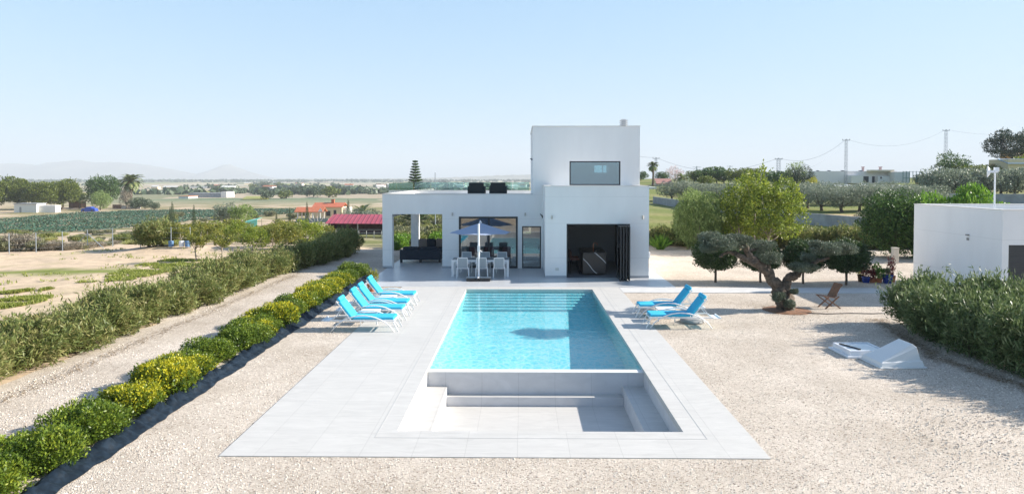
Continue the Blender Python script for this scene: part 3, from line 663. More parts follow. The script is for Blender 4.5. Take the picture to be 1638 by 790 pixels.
# interiors
mb = MB(); mb.box(-3.4, 1.02, FY+.25, BK-.25, -.1, .004); mb.box(1.02, HXR-.24, FY, BK-.25, -.1, .004); mb.box(BX0+.25, BX1-.25, BLY+.25, FY, -.1, .004); mb.box(FD[0], FD[1], BLY+.0, BLY+.25, -.1, .003)
mb.box(DOR[0], DOR[1], FY+.001, FY+.25, -.1, .003); mb.box(WIN[0], WIN[1], FY+.001, FY+.25, -.1, .003)
mb.build('inside_floor', INTF, villa)
mb = MB(); mb.box(1.27, 1.40, FY+.9, BK-.25, .005, 2.99); mb.box(1.41, 5.24, 34.4, 34.55, .005, 2.99); mb.box(-.3, -.18, 34.6, BK-.3, .005, 2.99); mb.box(-3.39, -.31, 36.5, 36.62, .005, 2.99)
mb.box(.81, HXR-.26, FY+.26, 37.74, 3.21, 3.25)
mb.build('partition_wall', INT, villa)
mb = MB(); mb.box(4.55, 5.1, 30.6, 33.2, .005, 2.3); mb.build('tall_cabinet', mat('dark_cabinet', (.03, .025, .022), .4), villa)
# window
def frame_rect(mb, x0, x1, z0, z1, y, t=.06, d=.07, bottom=True):
    mb.box(x0, x1, y, y+d, z1-t, z1); mb.box(x0, x0+t, y, y+d, z0+(t if bottom else 0), z1-t); mb.box(x1-t, x1, y, y+d, z0+(t if bottom else 0), z1-t)
    if bottom: mb.box(x0, x1, y, y+d, z0, z0+t)
w = MB(); frame_rect(w, WIN[0]+.002, WIN[1]-.002, .005, WIN[3]-.002, FY-.02, .085, .16); w.box(-1.52, -1.44, FY+.03, FY+.1, .09, 2.3)
w = w.build('sliding_window', GREY, villa)
g = MB(); g.box(WIN[0]+.09, -1.52, FY+.08, FY+.09, .09, 2.3); g.box(-1.44, WIN[1]-.09, FY+.055, FY+.065, .09, 2.3)
def child(mbx, name, m, par, **k):
    """sub-part of a part of a world-built thing"""
    par2 = par.parent; o = mbx.build(name, m, par2, **k); o.parent = par; return o
child(g, 'glass_pane', GLASS, w)
w = MB(); frame_rect(w, DOR[0]+.002, DOR[1]-.002, .005, DOR[3]-.002, FY+.02, .05, .08); w = w.build('terrace_door', GREY, villa)
g = MB(); g.box(DOR[0]+.06, DOR[1]-.06, FY+.055, FY+.063, .06, 1.89); child(g, 'glass_pane', GLASS, w)
g = MB(); g.tube([(DOR[0]+.09, FY+.0, .85), (DOR[0]+.09, FY-.03, .85), (DOR[0]+.09, FY-.03, 1.05), (DOR[0]+.09, FY, 1.05)], .008, 6); child(g, 'handle', WHITEM, w)
w = MB(); frame_rect(w, UW[0]+.002, UW[1]-.002, UW[2]+.002, UW[3]-.002, FY+.02, .05, .08); w = w.build('upper_window', GREY, villa)
g = MB(); g.box(UW[0]+.06, UW[1]-.06, FY+.06, FY+.068, UW[2]+.05, UW[3]-.05); child(g, 'glass_pane', GLASSU, w)
w = MB(); frame_rect(w, 4.002, 4.748, 4.422, 4.898, 37.85, .04, .06); w.box(4.48, 4.52, 37.85, 37.9, 4.46, 4.86); w.build('rear_window', WHITEM, villa)
# folding doors
w = MB(); frame_rect(w, FD[0]+.002, FD[1]-.002, .004, FD[3]-.002, BLY+.02, .05, .1, bottom=False); fr_ = w.build('folding_door', GREY, villa)
for i, (xh, yo) in enumerate(((4.02, 0), (4.14, .02), (4.26, .05), (4.38, .03))):
    pn = MB(); y0, y1 = BLY-1.02+yo, BLY-.04; x0, x1 = xh, xh+.045
    pn.box(x0, x1, y0, y1, .03, .12); pn.box(x0, x1, y0, y1, 2.14, 2.22); pn.box(x0, x1, y0, y0+.07, .12, 2.14); pn.box(x0, x1, y1-.07, y1, .12, 2.14)
    p_ = child(pn, 'door_leaf', GREY, fr_)
    g = MB(); g.box(x0+.018, x0+.026, y0+.07, y1-.07, .12, 2.14); g_ = g.build('glass_pane', GLASS, villa); g_.parent = fr_
# kitchen and other inside pieces that show through the openings
mb = MB(); mb.rbox(-.5, .5, 0, 2.0, .06, .94, .01)
isl = thing('kitchen_island', 'black marble island with white veins inside the open kitchen', 'kitchen island', (3.17, 29.55, .004))
m = bpy.data.materials.new('black_marble'); m.use_nodes = True; n = m.node_tree; p = n.nodes['Principled BSDF']; g_ = n.nodes.new('ShaderNodeNewGeometry')
mpn = n.nodes.new('ShaderNodeMapping'); mpn.inputs['Rotation'].default_value = (0, .75, .2); n.links.new(g_.outputs['Position'], mpn.inputs[0])
vo = n.nodes.new('ShaderNodeTexWave'); vo.wave_type = 'BANDS'; vo.bands_direction = 'X'; vo.inputs['Scale'].default_value = .55; vo.inputs['Distortion'].default_value = 3.2; vo.inputs['Detail'].default_value = 3; vo.inputs['Detail Scale'].default_value = .8; n.links.new(mpn.outputs[0], vo.inputs['Vector'])
rr = n.nodes.new('ShaderNodeValToRGB'); rr.color_ramp.elements[0].position = .0; rr.color_ramp.elements[0].color = (.75, .72, .7, 1); rr.color_ramp.elements[1].position = .012; rr.color_ramp.elements[1].color = (.035, .028, .026, 1)
n.links.new(vo.outputs[0], rr.inputs[0]); n.links.new(rr.outputs[0], p.inputs['Base Color']); p.inputs['Roughness'].default_value = .3
mb.build('cabinet_body', m, isl); mb = MB(); mb.rbox(-.52, .52, -.02, 2.02, .945, .975, .006); mb.build('worktop', m, isl)
mb = MB(); mb.tube([(.0, .5, .975), (.0, .5, 1.28), (.03, .5, 1.33), (.1, .5, 1.35), (.17, .5, 1.31), (.18, .5, 1.25)], .014, 8); mb.build('tap', mat('copper', (.5, .2, .1), .3, metal=1), isl)
def make_stool():
    t = thing('bar_stool', 'brown leather bar stool', 'stool')
    s = MB(); s.rbox(-.2, .2, -.2, .2, .62, .68, .025); s.build('seat', mat('brown_leather', (.12, .035, .02), .5), t)
    s = MB(); s.rbox(-.2, -.16, -.19, .19, .66, .98, .018); s.build('backrest', MATS['brown_leather'], t)
    for a, b in ((-1, -1), (1, -1), (1, 1), (-1, 1)): s = MB(); s.tube([(a*.15, b*.15, .62), (a*.21, b*.21, 0)], .012, 6); s.build('leg', BLACKP, t)
    s = MB(); s.tube([(-.18, -.18, .25), (.18, -.18, .25), (.18, .18, .25), (-.18, .18, .25), (-.18, -.18, .25)], .008, 5); s.build('footrest', BLACKP, t)
    return t
st = make_stool()
place(st, (2.36, 29.95, .004), 0, label='brown leather bar stool nearest the door at the marble island', group='stools at the marble island')
place(st, (2.36, 30.75, .004), .1, label='brown leather bar stool behind the nearer one at the marble island', group='stools at the marble island')
sof = thing('armchair', 'dark armchair inside behind the narrow terrace door', 'armchair', (.45, 33.9, .004))
mb = MB(); mb.rbox(-.4, .4, -.4, .4, .12, .42, .05); mb.build('seat', NAVY, sof); mb = MB(); mb.rbox(-.4, .4, .3, .5, .4, .95, .06); mb.build('backrest', NAVY, sof)
for s_ in (-1, 1): mb = MB(); mb.rbox(s_*.5-.09, s_*.5+.09, -.4, .5, .1, .6, .05); mb.build('armrest', NAVY, sof)
lamp = thing('floor_lamp', 'slim floor lamp with pale shade beyond the narrow terrace door', 'lamp', (.22, 34.6, .004))
mb = MB(); mb.lathe([(.14, 0), (.14, .02), (.01, .03)], 18); mb.build('base', WHITEM, lamp); mb = MB(); mb.tube([(0, 0, .02), (0, 0, 1.55)], .01, 8); mb.build('pole', WHITEM, lamp)
mb = MB(); mb.lathe([(.2, 1.5), (.13, 1.8)], 20); mb.build('lamp_shade', mat('linen', (.7, .65, .55), .9), lamp)
pend = thing('pendant_lamp', 'cluster of copper pendant shades hanging in the living room', 'lamp', (-1.0, 33.6, 2.99))
for i, (x, y, z) in enumerate(((-.35, 0, -.72), (-.1, .1, -.64), (.1, -.08, -.76), (.3, .1, -.86), (-.2, -.15, -.82))):
    mb = MB(); mb.tube([(x*.4, y*.4, 0), (x, y, z+.1)], .004, 5); mb.build('cord', BLACKP, pend)
    mb = MB(); mb.lathe([(.02, z+.1), (.07, z+.04), (.13, z)], 16, c=(x, y, 0)); mb.build('lamp_shade', mat('copper_shade', (.55, .3, .15), .35, metal=.6), pend)
def make_dchair():
    t = thing('dining_chair', 'red upholstered dining chair', 'chair')
    s = MB(); s.rbox(-.22, .22, -.22, .22, .42, .48, .02); s.build('seat', mat('red_fabric', (.28, .02, .02), .8), t)
    s = MB(); s.rbox(-.22, .22, .18, .23, .46, .9, .02); s.build('backrest', MATS['red_fabric'], t)
    for a, b in ((-1, -1), (1, -1), (1, 1), (-1, 1)): s = MB(); s.tube([(a*.19, b*.19, .43), (a*.21, b*.21, 0)], .014, 6); s.build('leg', BLACKP, t)
    return t
dc = make_dchair()
for i, (x, lb) in enumerate(((-2.25, 'leftmost'), (-1.5, 'middle'), (-.65, 'rightmost'))):
    place(dc, (x, 32.9, .004), math.pi, label='red dining chair inside behind the sliding window, %s of three' % lb, group='red chairs in the living room')
it = thing('dining_table', 'dark dining table inside the living room behind red chairs', 'table', (-1.45, 33.7, .004))
mb = MB(); mb.rbox(-1.1, 1.1, -.45, .45, .72, .76, .01); mb.build('tabletop', mat('dark_wood', (.06, .035, .02), .4), it)
for a, b in ((-1, -1), (1, -1), (1, 1), (-1, 1)): s = MB(); s.box(a*1.0-.03, a*1.0+.03, b*.38-.03, b*.38+.03, 0, .72); s.build('leg', BLACKP, it)
# wall lamps, camera, sockets, chimney
for x, y, z in ((-3.16, FY, 2.50), (.21, FY, 2.50), (1.30, BLY, 2.54), (4.95+.14, BLY, 2.54)):
    mb = MB(); mb.tube([(x, y-.06, z-.07), (x, y-.06, z+.07)], .035, 12); mb.box(x-.02, x+.02, y-.03, y, z-.03, z+.03); mb.build('wall_lamp', mat('lamp_casing', (.50, .47, .42), .5), villa)
mb = MB(); mb.box(.96, 1.0, FY-.05, FY, 2.4, 2.46); mb.tube([(.97, FY-.06, 2.44), (.9, FY-.2, 2.52)], .02, 8); mb.tube([(1.0, FY-.04, 2.43), (1.0, FY-.16, 2.36)], .03, 8); mb.build('security_camera', BLACKP, villa)
mb = MB(); mb.tube([(.53, FY+.6, 5.05), (.45, FY+.5, 5.08)], .022, 8); mb.box(.5, .549, FY+.55, FY+.63, 5.0, 5.08); mb.build('security_camera', BLACKP, villa)
mb = MB(); mb.rbox(1.45, 1.6, BLY-.015, BLY, .3, .42, .005); mb.build('wall_socket', mat('socket_plastic', (.62, .62, .58), .5), villa)
mb = MB(); mb.rbox(BX1, BX1+.07, BLY+.05, BLY+.25, .82, 1.06, .008); mb.build('meter_box', WHITEP, villa)
mb = MB(); mb.box(4.98, 5.28, 34.3, 34.6, 6.3, 6.66)
for i in range(4): mb.box(4.95, 5.31, 34.27, 34.63, 6.70+i*.1, 6.75+i*.1)
mb.box(5.03, 5.23, 34.35, 34.55, 6.66, 7.1)
mb.build('chimney', mat('chimney_paint', (.68, .66, .64), .8), villa)
# roof terrace glass
rail = MB()
n_ = 7; xa, xb = HX+.17, .5
gl = MB()
for i in range(n_): x0 = xa+(xb-xa)*i/n_+.01; x1 = xa+(xb-xa)*(i+1)/n_-.01; gl.box(x0, x1, BK-.14, BK-.128, 3.455, 3.92)
for i in range(6): y0 = FY+.9+(BK-.3-FY-.9)*i/6+.01; y1 = FY+.9+(BK-.3-FY-.9)*(i+1)/6-.01; gl.box(HX+.12, HX+.132, y0, y1, 3.455, 3.92)
gl.build('glass_railing', GLASSR, villa)

# roof terrace chairs
def make_roofchair():
    t = thing('lounge_chair', 'dark rattan lounge chair', 'chair')
    rt = mat('dark_rattan', (.018, .025, .026), .7, var=.4, vscale=60)
    s = MB(); s.rbox(-.36, .36, -.35, .35, .05, .34, .03); s.build('seat', rt, t)
    s = MB(); s.rbox(-.36, .36, -.40, -.28, .30, .76, .04); [s.box(-.33, .33, -.412, -.399, .36+.05*i, .39+.05*i) for i in range(7)]; s.build('backrest', rt, t)
    for a in (-1, 1): s = MB(); s.rbox(a*.37-.05, a*.37+.05, -.38, .36, .05, .58, .03); s.build('armrest', rt, t)
    s = MB(); s.rbox(-.30, .30, -.25, .33, .34, .45, .04); s.build('cushion', NAVY, t)
    return t
rc = make_roofchair()
place(rc, (-2.13, 33.3, 3.2), 0, label='dark rattan lounge chair on the roof terrace, further from the tower', group='lounge chairs on the roof terrace')
place(rc, (-1.09, 33.3, 3.2), 0, label='dark rattan lounge chair on the roof terrace, nearer the tower', group='lounge chairs on the roof terrace')

# porch sofas
so = thing('sofa', 'dark navy outdoor sofa in the porch, its long back to the pool', 'sofa', (-4.95, 33.75, 0))
mb = MB(); mb.rbox(-1.02, 1.02, 0, .85, .14, .40, .03); mb.build('seat', NAVY, so)
mb = MB(); mb.rbox(-1.02, 1.02, -.02, .18, .14, .62, .04); mb.build('backrest', NAVY, so)
for a in (-.95, 0, .95): mb = MB(); mb.box(a-.06, a+.06, .05, .1, 0, .14); mb.build('leg', BLACKP, so)
for a in (-.5, .42): mb = MB(); mb.rbox(a-.4, a+.4, .16, .34, .42, .78, .07); mb.build('cushion', NAVY, so)
so = thing('sofa', 'dark navy outdoor sofa deeper in the porch with two taupe cushions', 'sofa', (-4.6, 37.3, 0), math.pi)
mb = MB(); mb.rbox(-.95, .95, 0, .85, .14, .42, .03); mb.build('seat', NAVY, so)
mb = MB(); mb.rbox(-.95, .95, -.02, .18, .14, .84, .05); mb.build('backrest', NAVY, so)
for a in (-.85, .85): mb = MB(); mb.box(a-.06, a+.06, .05, .1, 0, .14); mb.build('leg', BLACKP, so)
for a, m_ in ((-.72, NAVY), (-.25, BEIGE), (.25, NAVY), (.68, BEIGE)):
    mb = MB(); mb.rbox(a-.23, a+.23, .14, .30, .43, .90, .06); mb.build('cushion', m_, so)

# annex (garage)
AX, AY0, AY1, AH = 16.2, 23.3, 28.5, 3.10; AX1 = 26
ann = thing('garage', 'white flat roofed annex building with a dark roller door', 'building', (AX, AY0, 0), world=True)
mb = MB(); wall_open(mb, 'x', (AY0, AY0+.25), (AX, AX1), (-.05, AH), [(16.42, 19.4, -.05, 1.93)]); mb.box(AX, AX+.25, AY0+.25, AY1-.25, -.05, AH); mb.box(AX, AX1, AY1-.25, AY1, -.05, AH); mb.box(AX1-.25, AX1, AY0+.25, AY1-.25, -.05, AH)
mb.build('wall', WALLG, ann)
mb = MB(); mb.box(AX+.25, AX1-.25, AY0+.25, AY1-.25, 2.68, 2.8); mb.build('roof', mat('roof_gravel', (.5, .49, .47), .9, var=.15, vscale=10), ann)
mb = MB(); mb.box(AX-.02, AX1, AY0-.02, AY0+.27, AH+.001, AH+.022); mb.box(AX-.02, AX+.27, AY0+.27, AY1+.02, AH+.001, AH+.022); mb.box(AX+.27, AX1, AY1-.27, AY1+.02, AH+.001, AH+.022); mb.build('parapet_coping', TAUPE, ann)
mb = MB()
for i in range(24): mb.box(16.425, 19.395, AY0+.06+(.006 if i % 2 else 0), AY0+.1, .0+i*.08, .0+i*.08+.078)
mb.build('roller_door', mat('roller_slate', (.035, .038, .042), .5), ann)
mb = MB(); mb.rbox(AX-.012, AX, 25.0, 25.14, 1.93, 2.02, .004); mb.rbox(AX-.09, AX-.012, 24.98, 25.1, 2.10, 2.15, .01); mb.build('wall_lamp', mat('lamp_casing_dark', (.2, .2, .2), .5), ann)
dish = thing('antenna', 'small white dish antenna on a pole above the annex roof', 'antenna', (17.9, 26.2, 2.8))
mb = MB(); mb.tube([(0, 0, 0), (0, 0, 1.75)], .03, 10); mb.build('pole', WHITEP, dish)
mb = MB(); M = Matrix.Translation((-.16, .09, 1.62)) @ Matrix.Rotation(R(-30), 4, 'Z') @ Matrix.Rotation(R(-90), 4, 'Y'); mb.lathe([(.02, -.05), (.10, -.03), (.19, .03), (.225, .06), (.21, .06), (.09, -.01), (.01, -.03)], 24, M=M); mb.build('dish', WHITEP, dish, smooth=True)
mb = MB(); mb.box(-.24, .10, -.03, .03, 1.58, 1.66); mb.rbox(-.02, .12, -.06, .06, 1.62, 1.78, .01); mb.build('bracket', WHITEP, dish)

# ================================================================== PATIO OBJECTS
def make_outchair():
    t = thing('garden_chair', 'white metal armchair with grey sling', 'chair')
    s = MB(); s.box(-.21, .21, -.22, .22, .425, .437); s.build('seat', SLING, t)
    s = MB()
    M = Matrix.Translation((0, -.22, .43)) @ Matrix.Rotation(R(8), 4, 'X'); s.box(-.19, .19, -.006, .006, .03, .42, M); s.build('backrest', SLING, t)
    s = MB()
    for a in (-.205, .205): s.box(a-.013, a+.013, -.013, .013, 0, .45, M)
    s.box(-.218, .218, -.013, .013, .42, .45, M)
    s.box(-.23, .23, -.24, -.215, .41, .436); s.box(-.23, .23, .215, .24, .41, .436); s.box(-.235, -.21, -.215, .215, .41, .436); s.box(.21, .235, -.215, .215, .41, .436)
    s.build('frame', WHITEM, t)
    for a in (-1, 1):
        for b in (-1, 1): s = MB(); s.bar((a*.235, b*.225, .44 if b < 0 else .62), (a*.245, b*.25, 0), .028); s.build('leg', WHITEM, t)
        s = MB(); s.rbox(a*.245-.02, a*.245+.02, -.26, .25, .62, .645, .006); s.build('armrest', WHITEM, t)
    return t
oc = make_outchair()
for x, lb in ((-2.42, 'left of the parasol pole'), (-1.63, 'behind the parasol pole'), (-.90, 'right of the parasol pole')):
    place(oc, (x, 28.75, 0), 0, label='white garden chair with its back to the pool, %s' % lb, group='white chairs on the pool side of the table')
for x, lb in ((-2.42, 'leftmost'), (-1.60, 'middle'), (-.83, 'rightmost')):
    place(oc, (x, 30.42, 0), math.pi, label='white garden chair on the house side of the table, %s of three' % lb, group='white chairs on the house side of the table')
tb = thing('garden_table', 'long white metal table with grey top under the parasol', 'table', (-1.72, 29.45, 0))
mb = MB(); mb.rbox(-1.2, 1.2, -.44, .44, .685, .715, .005); mb.build('tabletop', mat('grey_tabletop', (.18, .19, .20), .35), tb)
mb = MB(); mb.box(-1.22, 1.22, -.46, -.441, .63, .717); mb.box(-1.22, 1.22, .441, .46, .63, .717); mb.box(-1.22, -1.201, -.441, .441, .63, .717); mb.box(1.201, 1.22, -.441, .441, .63, .717); mb.build('frame', WHITEM, tb)
for a in (-1, 1):
    for b in (-1, 1): mb = MB(); mb.box(a*1.165-.05, a*1.165+.05, b*.41-.045, b*.41+.045, 0, .63); mb.build('leg', WHITEM, tb)

um = thing('parasol', 'pale grey cantilever parasol with white pole on black base slabs', 'parasol', (-1.72, 28.05, 0))
mb = MB()
for a, b in ((-1, -1), (1, -1), (1, 1), (-1, 1)): mb.rbox(a*.25-.235, a*.25+.235, b*.19-.17, b*.19+.17, 0.005, .10, .02)
mb.build('base_slab', mat('black_base', (.015, .015, .016), .5), um)
mb = MB(); mb.box(-.5, .5, -.03, .03, .10, .13); mb.box(-.03, .03, -.38, .38, .131, .16); mb.build('base_cross', WHITEM, um)
mb = MB(); mb.tube([(0, 0, .13), (0, 0, 2.28)], .042, 12); mb.build('pole', WHITEM, um, smooth=False)
mb = MB(); mb.box(-.05, .05, -.07, .05, 1.18, 1.42); mb.tube([(.05, -.03, 1.22), (.14, -.05, 1.16)], .018, 8); mb.build('crank', WHITEM, um)
mb = MB(); mb.bar((.0, .0, 2.24), (0, 1.25, 2.34), .05); mb.bar((0, .02, 1.7), (0, .5, 2.25), .03); mb.build('arm', WHITEM, um)
UMB = mat('parasol_fabric', (.42, .48, .58), .85, var=.03, vscale=6)
m = bpy.data.materials.new('thin_parasol_cloth'); m.use_nodes = True; n = m.node_tree; p = n.nodes['Principled BSDF']; p.inputs['Base Color'].default_value = (.42, .50, .64, 1); p.inputs['Roughness'].default_value = .85
t_ = n.nodes.new('ShaderNodeBsdfTranslucent'); t_.inputs[0].default_value = (.40, .50, .66, 1); x_ = n.nodes.new('ShaderNodeMixShader'); x_.inputs[0].default_value = .3
n.links.new(p.outputs[0], x_.inputs[1]); n.links.new(t_.outputs[0], x_.inputs[2]); n.links.new(x_.outputs[0], n.nodes['Material Output'].inputs[0])
cz, cyy, rr_ = 2.26, 1.35, 1.33; mb = MB(); vs = [(0, cyy, cz)]; fs = []
for ring in (1, 2, 3):
    for k in range(16):
        a = 2*math.pi*(k+.0)/16+.2; q = 1 if k % 2 == 0 else .945; rad_ = rr_*ring/3*q; sag = -.03*math.sin(ring/3*math.pi)
        vs.append((rad_*math.cos(a), cyy+rad_*math.sin(a), cz-.42*(ring/3)**1.12+sag+(.02 if k % 2 else 0)))
for k in range(16): fs.append((0, 1+k, 1+(k+1) % 16))
for r_ in range(2):
    for k in range(16): fs.append((1+r_*16+k, 1+(r_+1)*16+k, 1+(r_+1)*16+(k+1) % 16, 1+r_*16+(k+1) % 16))
mb.add(vs, fs); o = mb.build('canopy', m, um); sl = o.modifiers.new('solid', 'SOLIDIFY'); sl.thickness = .006
mb = MB(); mb.lathe([(.05, cz-.03), (.06, cz+.02), (.02, cz+.07)], 14, c=(0, cyy, 0)); mb.build('finial', WHITEM, um)
for k in range(0, 16, 2):
    a = 2*math.pi*k/16+.2; mb = MB(); mb.tube([(0, cyy, cz-.05), (rr_*.97*math.cos(a), cyy+rr_*.97*math.sin(a), cz-.44)], .009, 5); mb.build('rib', WHITEM, um)

def make_lounger():
    """foot end at +x, head at -x; origin under the foot end centre line"""
    t = thing('sun_lounger', 'sun lounger', 'sun lounger'); W = .31; zs = .30
    s = MB(); s.rbox(-1.12, .0, -W+.02, W-.02, zs+.015, zs+.085, .025); s.build('seat_cushion', CUSH, t)
    ang = R(128); M = Matrix.Translation((-1.12, 0, zs+.03)) @ Matrix.Rotation(-(ang-math.pi/2)+0, 4, 'Y')
    s = MB(); s.rbox(-.045, .03, -W+.02, W-.02, .02, .60, .028, M); s.rbox(-.035, .055, -W+.04, W-.04, .60, .72, .03, M); s.build('back_cushion', CUSH, t)
    s = MB()
    for b in (-W, W): s.box(-1.75, .02, b-.014, b+.014, zs-.02, zs+.012)
    for x in (-1.75, -1.15, -.6, .0): s.box(x, x+.028, -W+.014, W-.014, zs-.02, zs+.010)
    for b in (-W+.015, W-.015): s.bar(M @ Vector((-.06, b, 0)), M @ Vector((-.06, b, .66)), .022)
    s.bar(M @ Vector((-.06, -W+.015, .66)), M @ Vector((-.06, W-.015, .66)), .022)
    for b in (-W+.06, W-.06): s.bar(M @ Vector((-.07, b, .42)), (-1.68, b, zs), .018)
    s.build('frame', WHITEM, t)
    for b in (-1, 1):       # bowed arm that is also front and rear leg
        pts = []
        for i in range(15):
            u = i/14; x = -1.72+1.72*u+.02; z = (1-(2*u-1)**2)**.75*.44
            if i in (0, 14): z = 0.0
            pts.append((x+(.0), b*(W+.045), z))
        s = MB(); s.tube(pts, .017, 7); s.build('armrest', WHITEM, t, smooth=True)
        s = MB(); s.bar((-.03, b*(W-.02), zs), (.12, b*(W-.0), 0), .026); s.build('leg', WHITEM, t)
    s = MB(); s.rbox(-1.98, -1.74, -.24, .24, zs-.05, zs-.03, .008); s.box(-1.98, -1.95, -W, W, zs-.03, zs-.005); s.build('rear_tray', WHITEM, t)
    return t
lg = make_lounger()
XF = -3.47
for i, (y, lb) in enumerate(((18.95, 'nearest of the four loungers in the left row by the pool'), (20.42, 'second nearest lounger in the left row by the pool'),
                         (21.42, 'third lounger from the camera in the left row by the pool'), (22.85, 'farthest lounger in the left row, next to the potted plant'))):
    place(lg, (XF-.02*i, y, 0), 0, label='turquoise cushioned white lounger, '+lb, group='sun loungers left of the pool')
for y, lb in ((19.45, 'nearer of the two loungers right of the pool'), (20.95, 'farther of the two loungers right of the pool')):
    place(lg, (3.62 if y < 20 else 3.58, y, 0), math.pi, label='turquoise cushioned white lounger, '+lb, group='sun loungers right of the pool')
def make_sidetable():
    t = thing('side_table', 'low white side table', 'side table')
    s = MB(); s.rbox(-.26, .26, -.24, .24, .345, .37, .008); s.build('tabletop', WHITEM, t)
    for a in (-1, 1):
        for b in (-1, 1): s = MB(); s.box(a*.235-.015, a*.235+.015, b*.215-.015, b*.215+.015, 0, .345); s.build('leg', WHITEM, t)
    return t
stb = make_sidetable()
place(stb, (-4.35, 19.72, 0), label='low white side table between the two nearest left loungers', group='side tables between the loungers')
place(stb, (-4.30, 22.13, 0), label='low white side table between the two farthest left loungers', group='side tables between the loungers')
place(stb, (4.25, 20.2, 0), label='low white side table between the two loungers right of the pool', group='side tables between the loungers')
bs = thing('concrete_weight', 'round grey concrete parasol weight lying under the nearer right lounger', 'weight', (4.98, 20.0, -.01))
mb = MB(); mb.lathe([(.34, 0), (.35, .03), (.33, .07), (.2, .11), (.06, .13)], 26); mb.build('base_disc', mat('grey_concrete', (.25, .25, .25), .9), bs, smooth=True)
mb = MB(); mb.tube([(0, 0, .12), (0, 0, .3)], .03, 10); mb.build('socket', STEEL, bs)

# wooden folding chair
wc = thing('wooden_chair', 'weathered folding wooden chair standing on gravel right of the olive', 'chair', (9.95, 22.3, -.01), R(12)); wc.scale = (.88, .88, .92)
for b in (-.24, .24):
    mb = MB(); mb.bar((-.32, b, .44), (.34, b, .0), .05, .03); mb.build('leg', WOOD, wc)
    mb = MB(); mb.bar((-.26, b*.86, 0), (.30, b*.86, .42), .05, .03); mb.build('leg', WOOD, wc)
mb = MB()
for i in range(6): mb.rbox(-.34+i*.085, -.27+i*.085, -.26, .26, .43-i*.012, .45-i*.012, .005)
mb.build('seat', WOOD, wc)
M = Matrix.Translation((.12, 0, .38)) @ Matrix.Rotation(R(32), 4, 'Y'); mb = MB()
for i in range(5): mb.box(-.01, .012, -.22+i*.09, -.145+i*.09, 0, .56, M)
mb.box(.012, .03, -.24, .24, .48, .54, M); mb.box(.012, .03, -.24, .24, .06, .12, M); mb.build('backrest', WOOD, wc)

# hatch frame and dome on the gravel
hf = thing('hatch_frame', 'low white hatch curb with glazed lid lying on the gravel', 'hatch', (8.12, 16.5, -.012), R(2))
mb = MB(); mb.rbox(-.52, .52, -.48, .48, 0, .05, .01); mb.build('flange', WHITEP, hf)
mb = MB(); mb.box(-.44, .44, -.42, -.37, .05, .17); mb.box(-.44, .44, .37, .42, .05, .17); mb.box(-.44, -.39, -.37, .37, .05, .17); mb.box(.39, .44, -.37, .37, .05, .17); mb.build('curb', WHITEP, hf, bevel=.008)
mb = MB(); mb.rbox(-.385, .385, -.365, .365, .12, .15, .01); mb.build('lid', mat('lid_plastic', (.60, .66, .70), .25), hf)
mb = MB(); mb.bar((-.33, .3, .165), (-.12, -.28, .165), .03); mb.build('strut', BLACKP, hf)
hd = thing('skylight_dome', 'white moulded skylight hood with a sloping top on the gravel', 'skylight', (8.43, 15.62, -.012), R(3))
hd.scale = (.72, .76, .95)
prof_w = .62
mb = MB()
def loft(secs):
    vs = [v for s_ in secs for v in s_]; n4 = len(secs[0]); fs = []
    for i in range(len(secs)-1):
        for k in range(n4): fs.append((i*n4+k, i*n4+(k+1) % n4, (i+1)*n4+(k+1) % n4, (i+1)*n4+k))
    fs.append(tuple(range(n4))[::-1]); fs.append(tuple((len(secs)-1)*n4+k for k in range(n4))); mb.add(vs, fs)
mb.rbox(-.74, .74, -.60, .60, .0, .03, .012)
loft([[(-.68, -.55, .03), (.68, -.55, .03), (.68, .55, .03), (-.68, .55, .03)], [(-.64, -.51, .12), (.64, -.51, .16), (.64, .51, .16), (-.64, .51, .12)],
      [(-.60, -.48, .13), (.60, -.48, .17), (.60, .48, .17), (-.60, .48, .13)], [(-.54, -.44, .16), (.52, -.40, .46), (.52, .40, .46), (-.54, .44, .16)], [(-.46, -.38, .19), (.42, -.33, .53), (.42, .33, .53), (-.46, .38, .19)]])
mb.build('hood', mat('moulded_plastic', (.70, .70, .68), .45), hd, bevel=.02)
mb = MB()
for b in (-.2, 0, .2): mb.bar((-.44, b, .19), (.38, b*.88, .507), .03, .012)
mb.build('rib', MATS['moulded_plastic'], hd)

# edging sheet along the shrub bed
def edging():
    mb = MB(); rng = random.Random(4); secs = [(-6.60, -.005), (-6.52, .09), (-6.44, .12), (-6.36, .05), (-6.28, .014), (-6.2, -.008)]
    ys_ = [7.5+.055*i for i in range(404)]; vs = []
    for j, y in enumerate(ys_):
        w = noise.noise(Vector((y*1.1, 0, 0)))*.08; 
        for k, (x, z) in enumerate(secs):
            vs.append((x+w+noise.noise(Vector((y*4, k*2.3, 0)))*.05, y, max(-.006, z+(noise.noise(Vector((y*5.5, k*1.7, 4)))*.09+noise.noise(Vector((y*13+k*2, k*3.7, 9)))*.06)*(1 if 0 < k < 5 else .1))+.004))
    n = len(secs); fs = [(j*n+k, j*n+k+1, (j+1)*n+k+1, (j+1)*n+k) for j in range(len(ys_)-1) for k in range(n-1)]
    mb.add(vs, fs); o = mb.build('weed_sheet', mat('dark_weed_fabric', (.010, .018, .028), .5, var=.5, vscale=12, spec=.3), smooth=True)
    tag(o, 'wrinkled dark plastic sheet edging the long shrub bed on the left', 'ground sheet')
edging()
